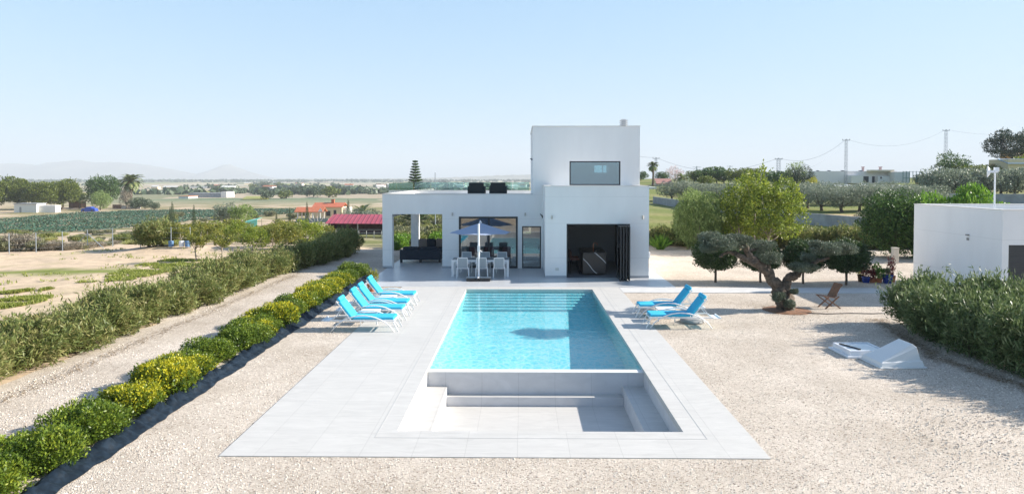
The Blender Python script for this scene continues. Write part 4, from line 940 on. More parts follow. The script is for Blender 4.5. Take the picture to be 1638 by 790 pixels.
# ================================================================== PLANTING
def shrub(name, clumps, n, size, lm, seed, aspect=.4, extra=None, up=.3, droop=0, cat='shrub', stems=True, zmin=0.0, shell=.75, shoots=0, shl=.3):
    t = thing(name, name.replace('_', ' '), cat)
    leaf_mesh('foliage', clumps, n, size, lm, seed, aspect, parent=t, up=up, droop=droop, zmin=zmin, shell=shell, shoots=shoots, shl=shl)
    if extra:      # yellow new growth on top of the same foliage
        fo = t.children[0] if t.children else [o for o in bpy.data.objects if o.parent == t][0]
        ng = leaf_mesh('new_growth', extra[0], extra[1], size, extra[2], seed+50, aspect, up=.6, zmin=.1, shell=1.0)
        import bmesh
        bm = bmesh.new(); bm.from_mesh(fo.data); n0 = len(bm.faces); bm.from_mesh(ng.data); bm.faces.ensure_lookup_table()
        for f in bm.faces[n0:]: f.material_index = 1
        bm.to_mesh(fo.data); bm.free(); fo.data.materials.append(extra[2]); bpy.data.objects.remove(ng)
    if stems:
        mb = MB(); rng = random.Random(seed)
        for c in clumps[:7]: mb.tube([(c[0]*.15, c[1]*.15, -.05), (c[0]*.6, c[1]*.6, c[2]*.6), (c[0], c[1], c[2])], [.03, .02, .01], 5)
        mb.build('stem', BARKD, t)
    return t
# low glossy shrubs of the bed
rng = random.Random(11)
def bed_clumps(seed, w=.62, h=.46):
    r_ = random.Random(seed); cl = [(0, 0, .08, w*.85, w*.95, h*.75)]
    for i in range(8):
        a = i*2.4+r_.uniform(-.3, .3); q = r_.uniform(.25, .62)*w; s = r_.uniform(.28, .42)
        cl.append((math.cos(a)*q, math.sin(a)*q*1.15, h*.38+r_.uniform(-.04, .10), s, s, s*.72))
    return cl
protos = []
for i in range(4):
    cl = bed_clumps(30+i)
    ex = None
    if i in (1, 3): ex = ([(c[0]*1.02, c[1]*1.02, c[2]+.05, c[3], c[4], c[5]) for c in cl[1:(6 if i == 1 else 3)]], 7000 if i == 1 else 2200, LF['yellow'])
    protos.append(shrub('bed_shrub', cl, 17000, .05, LF['pitto'], 60+i, .5, ex, up=.5, shoots=25, shl=.12))
bed = [(8.7, 0, 'green'), (9.9, 2, 'green'), (11.1, 0, 'green'), (12.3, 1, 'yellow topped'), (13.4, 1, 'yellow topped'), (14.6, 3, 'slightly yellowed'), (15.8, 2, 'green'), (17.0, 0, 'green'), (18.2, 3, 'slightly yellowed'),
       (19.4, 1, 'yellow topped'), (20.6, 2, 'green'), (21.8, 3, 'slightly yellowed'), (23.0, 1, 'yellow topped'), (24.2, 3, 'slightly yellowed'), (25.4, 1, 'yellow topped'), (26.6, 3, 'slightly yellowed'), (27.8, 0, 'dark green'), (29.1, 2, 'dark green')]
for i, (y, k, c) in enumerate(bed):
    s = rng.uniform(.94, 1.12)
    if i == 0: s = 1.0
    place(protos[k], (-7.12+rng.uniform(-.1, .1), y, -.02), rng.uniform(0, 6.28), (s, s, s*rng.uniform(.9, 1.1)), label='%s low %s shrub from the near end of the bed' % (ORD[i], c), group='low shrubs in the long bed')
# oleander hedge on the left, between gravel path and field
def hedge_proto(seed, lm, w=1.05, h=1.15, n=8000, size=.17, asp=.17, name='hedge_bush', sh=110, shl=.36):
    r_ = random.Random(seed); cl = []
    for i in range(11):
        a = i*2.39; q = r_.uniform(.15, .62)*w; s = r_.uniform(.32, .5)
        cl.append((math.cos(a)*q, math.sin(a)*q, h*r_.uniform(.28, .72), s*w*.9, s*w*.9, s*.85*h*.8))
    cl.append((0, 0, h*.35, w*.7, w*.7, h*.4))
    return shrub(name, cl, n, size, lm, seed, asp, up=.45, zmin=.03, shell=.55, shoots=sh, shl=shl)
hp = [hedge_proto(100+i, LF['oleander'], n=13000, size=.125, asp=.2) for i in range(3)]
for i in range(20):
    y = 9.0+1.52*i; far_ = y > 30
    x = -11.1+rng.uniform(-.15, .15) + (sst((y-27)/9)*1.3)
    s = rng.uniform(.93, 1.12)
    place(hp[i % 3], (x, y, -.04), rng.uniform(0, 6.28), (s*1.22, s*1.15, rng.uniform(.92, 1.2) if y < 30 else 1.0+.03*(y-30)), label='%s grey green bush from the near end of the left hedge' % ORD[i], group='hedge between gravel path and bare field')
# oleander hedge right
hr = [hedge_proto(130+i, LF['oleander2'], 1.25, 1.5, 13500, .15, .2, sh=190, shl=.4) for i in range(3)]
RB = [(11.4, 19.3, 1.0, 'leftmost bush, beside the annex corner'), (10.95, 17.8, 1.0, 'second bush from the annex corner'), (10.85, 16.3, 1.0, 'middle bush beside the white skylight hood'), (11.0, 14.85, .98, 'fourth bush from the annex corner'), (11.25, 13.4, 1.0, 'bush nearest the camera at the right picture edge'),
      (13.0, 18.7, 1.05, 'back bush under the annex wall'), (12.7, 16.8, 1.05, 'back bush in front of the dark roller door'), (12.9, 14.9, 1.0, 'back bush at the right picture edge'), (12.1, 11.9, 1.0, 'bush nearest the camera, mostly outside the right picture edge')]
for i, (x, y, s, lb) in enumerate(RB):
    place(hr[i % 3], (x, y, -.03), rng.uniform(0, 6.28), s, label='oleander hedge on the right, '+lb, group='oleanders in front of the annex')

def litter():
    rg = np.random.default_rng(21); pts = []
    for i in range(2600): t_ = rg.random(); y = 12.3+8.2*t_; pts.append((9.75+abs(t_-.45)*1.6+abs(rg.normal())*.0+rg.normal()*.16-.05, y))
    for i in range(1200): a = rg.uniform(0, 6.28); q = abs(rg.normal())*.7; pts.append((8.4+math.cos(a)*q, 21.9+math.sin(a)*q))
    for i in range(1800): pts.append((-9.75+rg.normal()*.12, rg.uniform(10, 30)))
    n = len(pts); c = np.array([(x, y, .006) for x, y in pts]); a = rg.uniform(0, 6.28, n); d = np.stack([np.cos(a), np.sin(a), rg.normal(size=n)*.2], 1)*rg.uniform(.02, .055, n)[:, None]; s_ = np.stack([-np.sin(a), np.cos(a), 0*a], 1)*.009
    v = np.empty((n, 4, 3)); v[:, 0] = c-d; v[:, 1] = c+s_; v[:, 2] = c+d; v[:, 3] = c-s_; v[:, :, 2] = np.maximum(v[:, :, 2], .003)+.004
    me = bpy.data.meshes.new('leaf_litter'); me.vertices.add(n*4); me.vertices.foreach_set('co', v.ravel()); me.loops.add(n*4); me.loops.foreach_set('vertex_index', np.arange(n*4)); me.polygons.add(n); me.polygons.foreach_set('loop_start', np.arange(n)*4); me.update(calc_edges=True)
    me.materials.append(leafmat('fallen_leaf', [(.06, .04, .02), (.13, .08, .04), (.22, .16, .08)], .1)); o = bpy.data.objects.new('leaf_litter', me); C.objects.link(o); tag(o, 'brown fallen leaves on the gravel along the hedges and under the olive', 'leaves', kind='stuff')
litter()
# the big cloud-pruned olive
OY = 21.9
def zo(zx, zy, Y=OY):
    px, py = 1020+zx/4.3875, 340+zy/4.3875; return Vector(((px-833)*Y/FP, Y, EYE-(py-284)*Y/FP))
ol = thing('pruned_olive', 'old gnarled olive with cloud pruned grey green pads beside the gravel loungers', 'tree', (zo(1040, 690).x, OY, 0), world=True)
mb = MB(); rg_ = random.Random(3); B = zo(1040, 700)
def limb(pts, rs, ys_=None):
    rs = [q*.78 for q in rs]
    """resampled, knotty limb"""
    P = []; Rr = []
    for i in range(len(pts)-1):
        for k in range(5):
            u = k/5; p = pts[i].lerp(pts[i+1], u); p += Vector((rg_.uniform(-.03, .03), rg_.uniform(-.03, .03), rg_.uniform(-.03, .03))); P.append(p); Rr.append((rs[i]*(1-u)+rs[i+1]*u)*rg_.uniform(.88, 1.14))
    P.append(pts[-1]); Rr.append(rs[-1]); mb.tube(P, Rr, 12, jit=.13, rng=rg_)
limb([B+Vector((0, 0, -.1)), zo(1035, 640), zo(1000, 570), zo(960, 500), zo(915, 425), zo(860, 375), zo(770, 330), zo(690, 290, 21.8)], [.42, .33, .27, .23, .21, .17, .14, .10])
limb([B+Vector((.08, .1, -.1)), zo(1060, 620, 22), zo(1030, 540, 22), zo(1040, 480, 22), zo(1080, 445, 22), zo(1140, 425, 22)], [.34, .28, .24, .2, .17, .12])
limb([zo(1110, 440, 22), zo(1180, 380, 22.1), zo(1260, 335, 22.1), zo(1340, 320, 22.1)], [.12, .09, .08, .05])
limb([zo(830, 350), zo(780, 290), zo(745, 240), zo(700, 230)], [.16, .14, .12, .06]); limb([zo(700, 290), zo(640, 280), zo(570, 305)], [.08, .07, .04]); limb([zo(930, 440), zo(915, 380), zo(925, 340)], [.12, .08, .05]); limb([zo(760, 280), zo(840, 250, 22.3)], [.08, .04])
limb([B+Vector((.1, -.05, -.1)), zo(1075, 655, 21.7), zo(1070, 620, 21.7)], [.2, .15, .1]); limb([B+Vector((-.15, -.05, -.1)), zo(995, 640, 21.8)], [.2, .12]); limb([zo(1050, 560, 21.8), zo(1090, 552, 21.7)], [.07, .04])
mb.build('trunk', BARK, ol, smooth=True)
pads = [(600, 215, 21.7, 175, 68, .62), (495, 175, 22.0, 85, 52, .5), (690, 185, 21.9, 95, 45, .5), (500, 250, 21.6, 70, 45, .4), (860, 235, 22.3, 95, 52, .5), (925, 320, 21.8, 90, 52, .45), (1150, 385, 21.8, 110, 40, .45), (1190, 312, 22.0, 62, 34, .35),
        (1325, 255, 22.1, 135, 58, .6), (1440, 250, 22.2, 110, 52, .5), (1250, 225, 22.3, 60, 36, .35), (1095, 553, 21.7, 36, 24, .15), (980, 590, 21.65, 55, 45, .25), (1065, 640, 21.55, 42, 38, .2)]
for i, (zx, zy, Y, rx, rz_, ry) in enumerate(pads):
    c = zo(zx, zy, Y); k = Y/FP/4.3875; r_ = random.Random(i)
    a_, b_, h_ = rx*k, ry, rz_*k; cl = [(c.x, c.y, c.z, a_*.8, b_*.8, h_*.8)]
    for q in range(9):
        t_ = q*2.4; u_ = r_.uniform(.3, .8); s_ = r_.uniform(.3, .42); cl.append((c.x+math.cos(t_)*a_*u_, c.y+math.sin(t_)*b_*u_, c.z+r_.uniform(-.25, .45)*h_, a_*s_, b_*s_, h_*.55))
    cl = [(x-ol.location.x, y-ol.location.y, z, p, q_, w_) for x, y, z, p, q_, w_ in cl]
    leaf_mesh('foliage_pad', cl, int(1600+13000*a_*b_), .055, LF['olive2'], 200+i, .28, parent=ol, up=.5)
mb = MB(); mb.lathe([(.75, -.012), (.6, .01), (.2, .03)], 24, c=(zo(1040, 690).x, OY-.05, 0))
tag(mb.build('bare_soil', mat('red_soil', (.22, .11, .06), .95, var=.3, vscale=12), loc=(B.x, OY, 0)), kind='structure')
hs = MB(); pts = [(B.x-.4+.35*i, 21.55-.5*math.sin(i*.28)*.6+.06*math.sin(i*1.3), .005) for i in range(16)]; hs.tube(pts, .014, 6)
tag(hs.build('garden_hose', BLACKP), 'thin black irrigation hose on the gravel beside the olive trunk', 'hose')

# clipped round trees behind the olive
def make_ball(seed, rx=.88, h=1.75, tr=.42):
    t = thing('clipped_tree', 'dark clipped tree', 'tree'); r_ = random.Random(seed); zc = (h+tr)/2; rz_ = (h-tr)/2
    cl = [(0, 0, zc, rx*.97, rx*.97, rz_*.97)]
    for i in range(22):
        a = i*2.4; u = (i+.5)/22*1.9-.95; q = math.sqrt(1-u*u); cl.append((math.cos(a)*q*rx*.72, math.sin(a)*q*rx*.72, zc+u*rz_*.72, rx*.30, rx*.30, rz_*.3))
    leaf_mesh('crown', cl, 17000, .075, LF['ficus'], seed, .5, parent=t, up=.2)
    mb = MB(); mb.tube([(0, 0, -.05), (.01, .02, tr*.5), (0, 0, tr+.3)], [.055, .045, .05], 8, jit=.1, rng=r_); mb.build('trunk', BARKD, t); return t
cb = [make_ball(301), make_ball(305, .9, 1.72, .45)]
for i, (px, py, s, lb) in enumerate(((1145, 452, 1.03, 'leftmost, behind the olive\'s long left pad'), (1217, 452, .93, 'second from the left, behind the olive trunk'), (1285, 453, .95, 'third from the left, between the olive limbs'), (1353, 456, 1.0, 'rightmost, next to the flower pots'))):
    p = at(px, py); place(cb[i % 2], (p.x, p.y+.05, -.02), i*1.3, (s, s, s*1.05), label='clipped round evergreen tree, '+lb, group='clipped round trees along the path')

# background garden trees
def sit(t, px, Y, rz=0, s=1, dz=0, top=None, **k):
    p = gp(px, Y)
    if top is not None:      # height read off the photograph
        zt = EYE-(top-284)*Y/FP; sx = s[0] if isinstance(s, (tuple, list)) else s; s = (sx, sx, (zt-p.z)/t['_h'])
    return place(t, (p.x, p.y, p.z-.05+dz), rz, s, **k)
t = make_tree('pepper_tree', 'weeping pale green pepper tree standing left of the yellow green tree', 'tree', 3.75, 1.45, LF['pepper'], .15, 24000, .17, 401, BARK2, 18, trunk_r=.1, droop=1.0, aspect=.2, shell=.8); sit(t, 1116, 41, top=301)
t = make_tree('leafy_tree', 'tall airy yellow green tree behind the clipped round trees', 'tree', 4.6, 2.3, LF['brachy'], .25, 22000, .12, 402, BARK2, 26, trunk_r=.08, aspect=.55, rs=(.20, .33), holes=2.6, shell=.5, hthr=-.08); sit(t, 1232, 39.5, top=272)
t = make_tree('leafy_tree', 'thin leafy branches reaching up left above the yellow green tree', 'tree', 4.95, .85, LF['brachy'], 2.6, 1700, .13, 403, BARK2, 9, trunk_r=.05, aspect=.55, rs=(.25, .42), holes=3.0, shell=.4); sit(t, 1207, 39.6, top=258)
t = make_tree('leafy_tree', 'left hand low yellow green tree crown behind the olive pad', 'tree', 3.9, 1.3, LF['brachy'], .2, 8500, .13, 404, BARK2, 12, trunk_r=.06, aspect=.5, holes=2.8, shell=.5); sit(t, 1180, 41, top=282)
t = make_tree('round_tree', 'big dark round crowned tree left of the annex', 'tree', 3.55, 1.72, LF['dark'], .35, 24000, .12, 405, BARKD, 22, squash=(1, 1, 1), trunk_r=.12, aspect=.5); sit(t, 1427, 36.5, top=305)
pl = thing('stone_pillar', 'short cream stone pillar under the big dark round tree', 'pillar', (gp(1429, 34).x, 34, 0)); mb = MB(); mb.rbox(-.13, .13, -.13, .13, -.05, .72, .02); mb.build('shaft', mat('cream_stone', (.55, .50, .42), .8, var=.1), pl); mb = MB(); mb.rbox(-.145, .145, -.145, .145, .72, .76, .01); mb.build('cap', MATS['cream_stone'], pl)
t = thing('big_shrub', 'large bright green shrub mass behind the annex roof', 'shrub'); r_ = random.Random(9); cl = []
for i in range(26): cl.append((r_.uniform(-3.6, 3.9), r_.uniform(-1, 1), r_.uniform(.6, 2.1)-(.012*(i-13)**2*0), r_.uniform(.7, 1.1), .9, r_.uniform(.55, .8)))
cl = [(x, y, z-(.10*max(0, x-.4)+.22*max(0, -x-1.2)), a, b, c) for x, y, z, a, b, c in cl]
leaf_mesh('foliage', cl, 26000, .17, LF['bright'], 410, .4, parent=t); mb = MB(); [mb.tube([(c[0]*.4, c[1]*.3, -.3), (c[0], c[1], c[2])], [.08, .03], 6) for c in cl[:8]]; mb.build('stem', BARKD, t)
t.location = (gp(1556, 36).x, 36, -.1); t.scale = (.84, .9, 1.5)
# bright spiky tuft beside the house
t = thing('spiky_tuft', 'bright green spiky palm clump beside the right wall of the house', 'plant', at(1056, 399)); r_ = random.Random(2); mb = MB()
for i in range(150):
    a = r_.uniform(0, 6.28); e = r_.uniform(.5, 1.45); ln = r_.uniform(.8, 1.15); d = Vector((math.cos(a)*math.cos(e), math.sin(a)*math.cos(e), math.sin(e))); s = d.cross(Vector((0, 0, 1))).normalized()*.03
    b_ = Vector((r_.uniform(-.2, .2), r_.uniform(-.2, .2), 0)); m_ = b_+d*ln*.6; tp = b_+d*ln+Vector((0, 0, -.12)); mb.add([b_-s*.5, b_+s*.5, m_+s, tp, m_-s], [(0, 1, 2, 3, 4)])
mb.build('leaves', LF['bright'], t)
# low oleander hedge at the back right of the garden
bh = [hedge_proto(160+i, LF['oleander'], 1.1, 1.15, 4500, .2, .2, 'boundary_bush') for i in range(2)]
for i in range(20):
    px = 1046+i*22+rng.uniform(-5, 5); Y = 43.5-i*.12+rng.uniform(-.5, .5); sit(bh[i % 2], px, Y, rng.uniform(0, 6), rng.uniform(.9, 1.2), label='%s bush from the left in the low hedge behind the gravel yard' % ORD[i], group='low hedge at the back of the gravel yard')
# pots
def pot(x, y, r_, h, m_, label, plant, seed, ph=.3, ps=.22):
    t = thing('flower_pot', label, 'potted plant', (x, y, -.012)); mb = MB(); mb.lathe([(r_*.72, 0), (r_*.95, h*.8), (r_*1.06, h*.82), (r_*1.06, h), (r_*.92, h), (r_*.9, h*.9)], 22); mb.build('pot', m_, t, smooth=False)
    mb = MB(); mb.lathe([(r_*.88, h*.86), (r_*.88, h*.92)], 18); mb.build('soil', SOIL, t)
    q = random.Random(seed); cl = [(q.uniform(-.1, .1), q.uniform(-.1, .1), h+ph*q.uniform(.3, .9), ps*.7, ps*.7, ph*.5) for _ in range(4)]
    cl[1:] = [(cl[0][0]+(c[0]-cl[0][0])*.6, c[1], cl[0][2]+(c[2]-cl[0][2])*.6, *c[3:]) for c in cl[1:]]; leaf_mesh('plant', cl, 420, .08, plant, seed, .4, parent=t, up=.6, shell=.5)
    mb = MB(); mb.tube([(0, 0, h*.9), (.03, 0, h+ph*.8)], .012, 5); mb.build('stem', BARKD, t); return t
P0 = at(1384, 452); Yp = P0.y
for px, dy, r_, h, m_, lb, pm, ph, ps in ((1375, .25, .12, .3, SOIL, 'dark pot with yellow flowering plant at the left end of the pots', LF['yellow'], .35, .2),
        (1383.5, 0, .16, .26, BLUEG, 'smaller blue glazed pot with red leaved succulent', LF['red'], .35, .22), (1393, 0, .10, .2, TERRA, 'left terracotta pot between the two blue pots', LF['red'], .4, .2),
        (1399, .12, .10, .15, TERRA, 'low middle terracotta pot between the two blue pots', LF['bright'], .5, .22), (1405, 0, .11, .2, TERRA, 'right terracotta pot with green plant between the blue pots', LF['bright'], .42, .24),
        (1417.5, -.1, .21, .35, BLUEG, 'larger blue glazed pot with sparse pink flowers', LF['scrub'], .2, .18), (1425.5, .3, .12, .25, TERRA, 'terracotta pot with dark rosettes behind the larger blue pot', LF['red'], .75, .15)):
    pot((px-833)*(Yp+dy)/FP, Yp+dy, r_, h, m_, lb, pm, int(px), ph, ps)
pp = at(593, 467); pot(pp.x, pp.y, .17, .28, TERRA, 'terracotta pot with yellowish shrub behind the farthest left lounger', LF['citrus'], 77, .5, .34)
# round dark shrub at the porch corner and scrub behind the porch
def bush_proto(seed, lm, w=.8, h=.8, n=2500, size=.12, asp=.4, name='bush', flat=1):
    r_ = random.Random(seed); cl = [(math.cos(i*2.4)*w*r_.uniform(.1, .6), math.sin(i*2.4)*w*r_.uniform(.1, .6), h*r_.uniform(.25, .7), w*r_.uniform(.3, .45), w*r_.uniform(.3, .45), h*r_.uniform(.25, .4)) for i in range(8)]
    return shrub(name, cl, n, size, lm, seed, asp, up=.5, zmin=.0, stems=False)
cg = bush_proto(501, LF['bright'], .8, .8, 3000, .1)
for px, Y, s, lb in ((640, 41.5, 1.1, 'dark green round bush seen left of the rear porch column'), (628, 40, .8, 'bright green bush against the front porch column'), (700, 43, 1.2, 'green bush behind the porch sofas near the house wall')):
    sit(cg, px, Y, px, s, label=lb)
sc_ = [bush_proto(510, LF['scrub'], .9, .8, 1800, .14), bush_proto(511, LF['grassy'], .9, .5, 1800, .16, .15), bush_proto(512, LF['oleander'], .9, .9, 1800, .15)]
k = 0
for i in range(80):
    px = rng.uniform(628, 716); Y = 44+150*rng.random()**1.4; p = gp(px, Y); s = rng.uniform(.8, 1.5)*(1+.01*(Y-44))
    o = place(sc_[i % 3], (p.x, p.y, p.z-.05), rng.uniform(0, 6), s, label='wild scrub bush on the slope seen through the open porch', group='scrub on the slope behind the porch'); o['category'] = 'bush'

# ================================================================== LEFT COUNTRYSIDE
def sapling(seed, h, rad, n, tr=.7, lm='citrus', size=.12, holes=3.0):
    return make_tree('orchard_tree', 'orchard tree', 'tree', h, rad, LF[lm], tr, n, size, seed, BARK2, 12, trunk_r=.04, aspect=.4, holes=holes, rs=(.24, .38), shell=.45, hthr=-.08)
sp_ = [sapling(601, 1.95, .8, 2400), sapling(602, 2.0, .85, 2600), sapling(603, 2.0, 1.25, 5200, .22), sapling(604, 2.1, 1.3, 5200, .18, 'brachy'), sapling(605, 1.9, 1.15, 4200, .25)]
for i, (px, Y, s, lb) in enumerate(((310, 34.2, 1.05, 'sparse young orchard tree with pale forked trunk, leftmost behind the hedge'), (350, 34.6, 1.05, 'yellowish young orchard tree just right of the forked one'), (283, 40, .95, 'young orchard tree at the left end of the second row'),
      (328, 42.5, 1.25, 'orchard tree behind and between the two young trees'), (402, 39.5, 1.0, 'orchard tree left of the pale green tarp shelter'), (432, 42, 1.15, 'orchard tree in front of the pale green tarp'), (458, 40.5, 1.1, 'yellow green orchard tree behind the hedge middle'),
      (488, 44, 1.25, 'bright orchard tree near the red shed, left one'), (515, 47, 1.2, 'bright orchard tree touching the red shed corner'), (445, 47, 1.3, 'orchard tree right of the pale green tarp'), (385, 48, 1.35, 'orchard tree left of the two white trunks'), (470, 52, 1.3, 'orchard tree below the tiled gazebo'), (300, 46, 1.3, 'orchard tree beside the olive brown hedge block'), (342, 52, 1.5, 'orchard tree under the left eucalyptus'), (372, 58, 1.5, 'orchard tree under the right eucalyptus'), (418, 56, 1.5, 'dark orchard tree hiding the foot of the tarp shelter'), (500, 58, 1.5, 'orchard tree below the dead white tree'), (452, 62, 1.6, 'far orchard tree at the edge of the crop field'))):
    sit(sp_[i if i < 2 else 2+i % 3], px, Y, i*1.7, s*(.75+.25*((i*7) % 5)/5), top=(358, 362)[i] if i < 2 else 346+((i*5) % 7)*2.2, label=lb, group='young orchard trees behind the left hedge')
t = make_tree('eucalyptus', 'tall grey green eucalyptus with white trunk, left of the pair', 'tree', 5.2, 1.9, LF['olive'], 1.9, 4200, .26, 611, mat('white_bark', (.5, .46, .4), .8), 12, trunk_r=.13, holes=1.5, aspect=.3, rs=(.3, .45), shell=.5); sit(t, 358, 92, top=321)
t = make_tree('eucalyptus', 'grey green eucalyptus with white trunk, right of the pair', 'tree', 5.0, 1.9, LF['pepper'], 2.1, 3600, .26, 612, MATS['white_bark'], 12, trunk_r=.13, holes=1.5, aspect=.3, rs=(.3, .45), shell=.5); sit(t, 384, 90, top=324)
# tarp shelter
p = gp(401, 84); tp = thing('tarp_shelter', 'pale green tarp shelter between the orchard trees', 'shelter', p)
mb = MB(); mb.add([(-.9, -.8, 1.9), (.9, -.8, 2.3), (.9, .9, 2.5), (-.9, .9, 2.1), (-.9, -.82, 1.2), (.9, -.82, 1.1)], [(0, 1, 2, 3), (4, 5, 1, 0)]); o = mb.build('tarp', mat('green_tarp', (.18, .55, .42), .6), tp); o.modifiers.new('s', 'SOLIDIFY').thickness = .02
for a, b in ((-.85, -.75), (.85, -.75), (.85, .85), (-.85, .85)): mb = MB(); mb.bar((a, b, -.1), (a, b, 2.1+.15*a), .06); mb.build('post', BARK2, tp)
# cypresses
def make_cyp(seed):
    t = thing('cypress', 'slim dark cypress', 'tree'); cl = [(0, 0, .4+.42*i, .42*(1-(i/10)**2*.85), .42*(1-(i/10)**2*.85), .42) for i in range(10)]
    leaf_mesh('crown', cl, 2200, .13, LF['cypress'], seed, .35, parent=t, up=1.6); mb = MB(); mb.tube([(0, 0, -.1), (0, 0, 2)], [.09, .05], 6); mb.build('trunk', BARKD, t); return t
cy = make_cyp(621)
for i, (px, Y, s, lb) in enumerate(((268, 128, .92, 'slim dark cypress at the near edge of the crop field, leftmost pair front'), (271.5, 130, 1.15, 'tall thin cypress just behind the leftmost one'), (306.5, 122, .98, 'dense dark cypress left of the eucalyptus pair'), (440, 150, .62, 'small cypress right of the eucalyptus pair'), (461.5, 150, .82, 'cypress left of the tiled gazebo'), (489.5, 150, 1.05, 'tall cypress directly behind the tiled gazebo'), (544, 118, .75, 'cypress at the right wall of the orange roofed house'), (556, 150, 1.2, 'tall cypress left of the fan palm behind the red shed'))):
    sit(cy, px, Y, i, s, label=lb, group='cypresses round the orange roofed house')
# red shed
p = gp(568, 93); sh = thing('shed', 'long open timber shed with a ribbed red metal roof', 'shed', (p.x, p.y, p.z), R(-4)); k = p.y/FP
wl = 46*k*1.02; d_ = 4.0; eh = 1.85
mb = MB(); TM = mat('shed_timber', (.10, .055, .05), .8, var=.3, vscale=3)
mb.box(-wl, wl, d_-.1, d_, 0, eh+.5); mb.box(-wl, -wl+.1, .3, d_-.1, 0, eh); mb.box(wl-.1, wl, .1, d_-.1, 0, eh); mb.build('wall', TM, sh)
mb = MB(); RM = mat('red_sheet_metal', (.42, .095, .13), .5, var=.1, vscale=1)
mb.add([(-wl-.3, -.35, eh), (wl+.3, -.35, eh), (wl+.3, d_/2, eh+1.15), (-wl+.35, d_/2, eh+1.15), (-wl-.3, d_+.3, eh), (wl+.3, d_+.3, eh)], [(0, 1, 2, 3), (3, 2, 5, 4)])
for i in range(14):
    x = -wl-.1+(2*wl+.2)*i/13; mb.bar((x, -.36, eh+.03), (x+.25*(1-i/13), d_/2, eh+1.18), .05, .04)
mb.build('roof', RM, sh)
for x in (-wl+.4, 0.25, wl-.15): mb = MB(); mb.box(x-.06, x+.06, 0, .12, 0, eh); mb.build('post', mat('grey_post', (.42, .42, .40), .7), sh)
mb = MB(); mb.box(-wl, wl, .14, .18, .5, .58); mb.box(-wl, wl, .14, .18, 1.0, 1.05); mb.build('rail', MATS['grey_post'], sh)
fe = thing('paddock_fence', 'pale post and wire fence in front of the red shed', 'fence', (p.x, p.y-2, hz(p.x, p.y-2)))
for i in range(9):
    x = -3.2+i*1.0; y = .4*i*.2; z = hz(p.x+x, p.y-2+y)-fe.location.z; mb = MB(); mb.tube([(x, y, z-.2), (x, y, z+.95)], .05, 6); mb.build('post', MATS['grey_post'], fe)
mb = MB(); [mb.tube([(-3.2, 0, hz(p.x-3.2, p.y-2)-fe.location.z+h), (4.8, .64, hz(p.x+4.8, p.y-1.4)-fe.location.z+h)], .012, 4) for h in (.4, .85)]; mb.build('wire', WIREM, fe)
# orange roofed house and gazebo
TIL = mat('orange_roof_tile', (.50, .16, .08), .7, var=.2, vscale=3); CRM = mat('cream_render', (.62, .52, .33), .8); WHR = mat('white_house_paint', (.72, .70, .66), .8, var=.05)
def gable(mb, x0, x1, y0, y1, z, rise, ridge='x', ov=.3, th=.12):
    if ridge == 'x': A = [(x0-ov, y0-ov, z), (x1+ov, y0-ov, z), (x1+ov, (y0+y1)/2, z+rise), (x0-ov, (y0+y1)/2, z+rise), (x0-ov, y1+ov, z), (x1+ov, y1+ov, z)]; F = [(0, 1, 2, 3), (3, 2, 5, 4)]
    else: A = [(x0-ov, y0-ov, z), (x0-ov, y1+ov, z), ((x0+x1)/2, y1+ov, z+rise), ((x0+x1)/2, y0-ov, z+rise), (x1+ov, y0-ov, z), (x1+ov, y1+ov, z)]; F = [(0, 3, 2, 1), (3, 4, 5, 2)]
    n = len(A); mb.add(A+[(a, b, c-th) for a, b, c in A], F+[tuple(i+n for i in f[::-1]) for f in F]+[(0, 0+n, 1+n, 1), ]) if False else mb.add(A, F)
p = gp(524, 172); k = 172/FP
ho = thing('farmhouse', 'small cream farmhouse with bright orange tiled roof and chimney', 'house', p)
mb = MB(); mb.box(-3.8, 3.4, 0, 5, -.5, 2.9); mb.build('wall', [CRM], ho); mb = MB(); gable(mb, -3.8, 3.4, 0, 5, 2.9, 1.0, 'x'); o = mb.build('roof', mat('red_orange_tile', (.50, .15, .08), .7, var=.15, vscale=3), ho); o.modifiers.new('s', 'SOLIDIFY').thickness = .12
mb = MB(); mb.box(.2, .9, 2.0, 2.6, 3.4, 4.6); mb.box(.1, 1.0, 1.9, 2.7, 4.6, 4.75); mb.build('chimney', TERRA, ho)
mb = MB(); mb.box(-.6, .5, -.02, 0, .6, 1.9); mb.build('window', GREY, ho); mb = MB(); mb.box(1.3, 2.0, -.02, 0, 0, 2.1); mb.build('door', GREY, ho)
mb = MB(); mb.box(3.4, 5.0, 1, 4, -.5, 2.7); mb.build('side_wing', WHR, ho)
p = gp(493, 160); ga = thing('gazebo', 'tiled roof gazebo on white posts left of the farmhouse', 'gazebo', p)
mb = MB(); gable(mb, -2.0, 1.9, 0, 3.2, 2.3, 1.0, 'x', .4); o = mb.build('roof', TIL, ga); o.modifiers.new('s', 'SOLIDIFY').thickness = .14
mb = MB(); mb.add([(1.5, -.42, 2.32), (2.35, -.42, 2.32), (1.95, -.42, 3.2)], [(0, 1, 2)]); mb.build('gable_end', WHR, ga)
for a in (-1.9, -.6, .6, 1.8):
    for b in (0, 3.1): mb = MB(); mb.box(a-.09, a+.09, b-.09, b+.09, -.4, 2.35); mb.build('post', WHR, ga)
mb = MB(); mb.box(-2.1, 3.2, -.5, -.45, -.6, .85); mb.build('lattice_fence', mat('grey_green_fence', (.22, .27, .27), .8), ga); ga.scale = (1.42, 1, 1.05)
t = thing('dead_tree', 'bare white dead tree with crooked limbs left of the red shed', 'tree', gp(513, 92)); mb = MB()
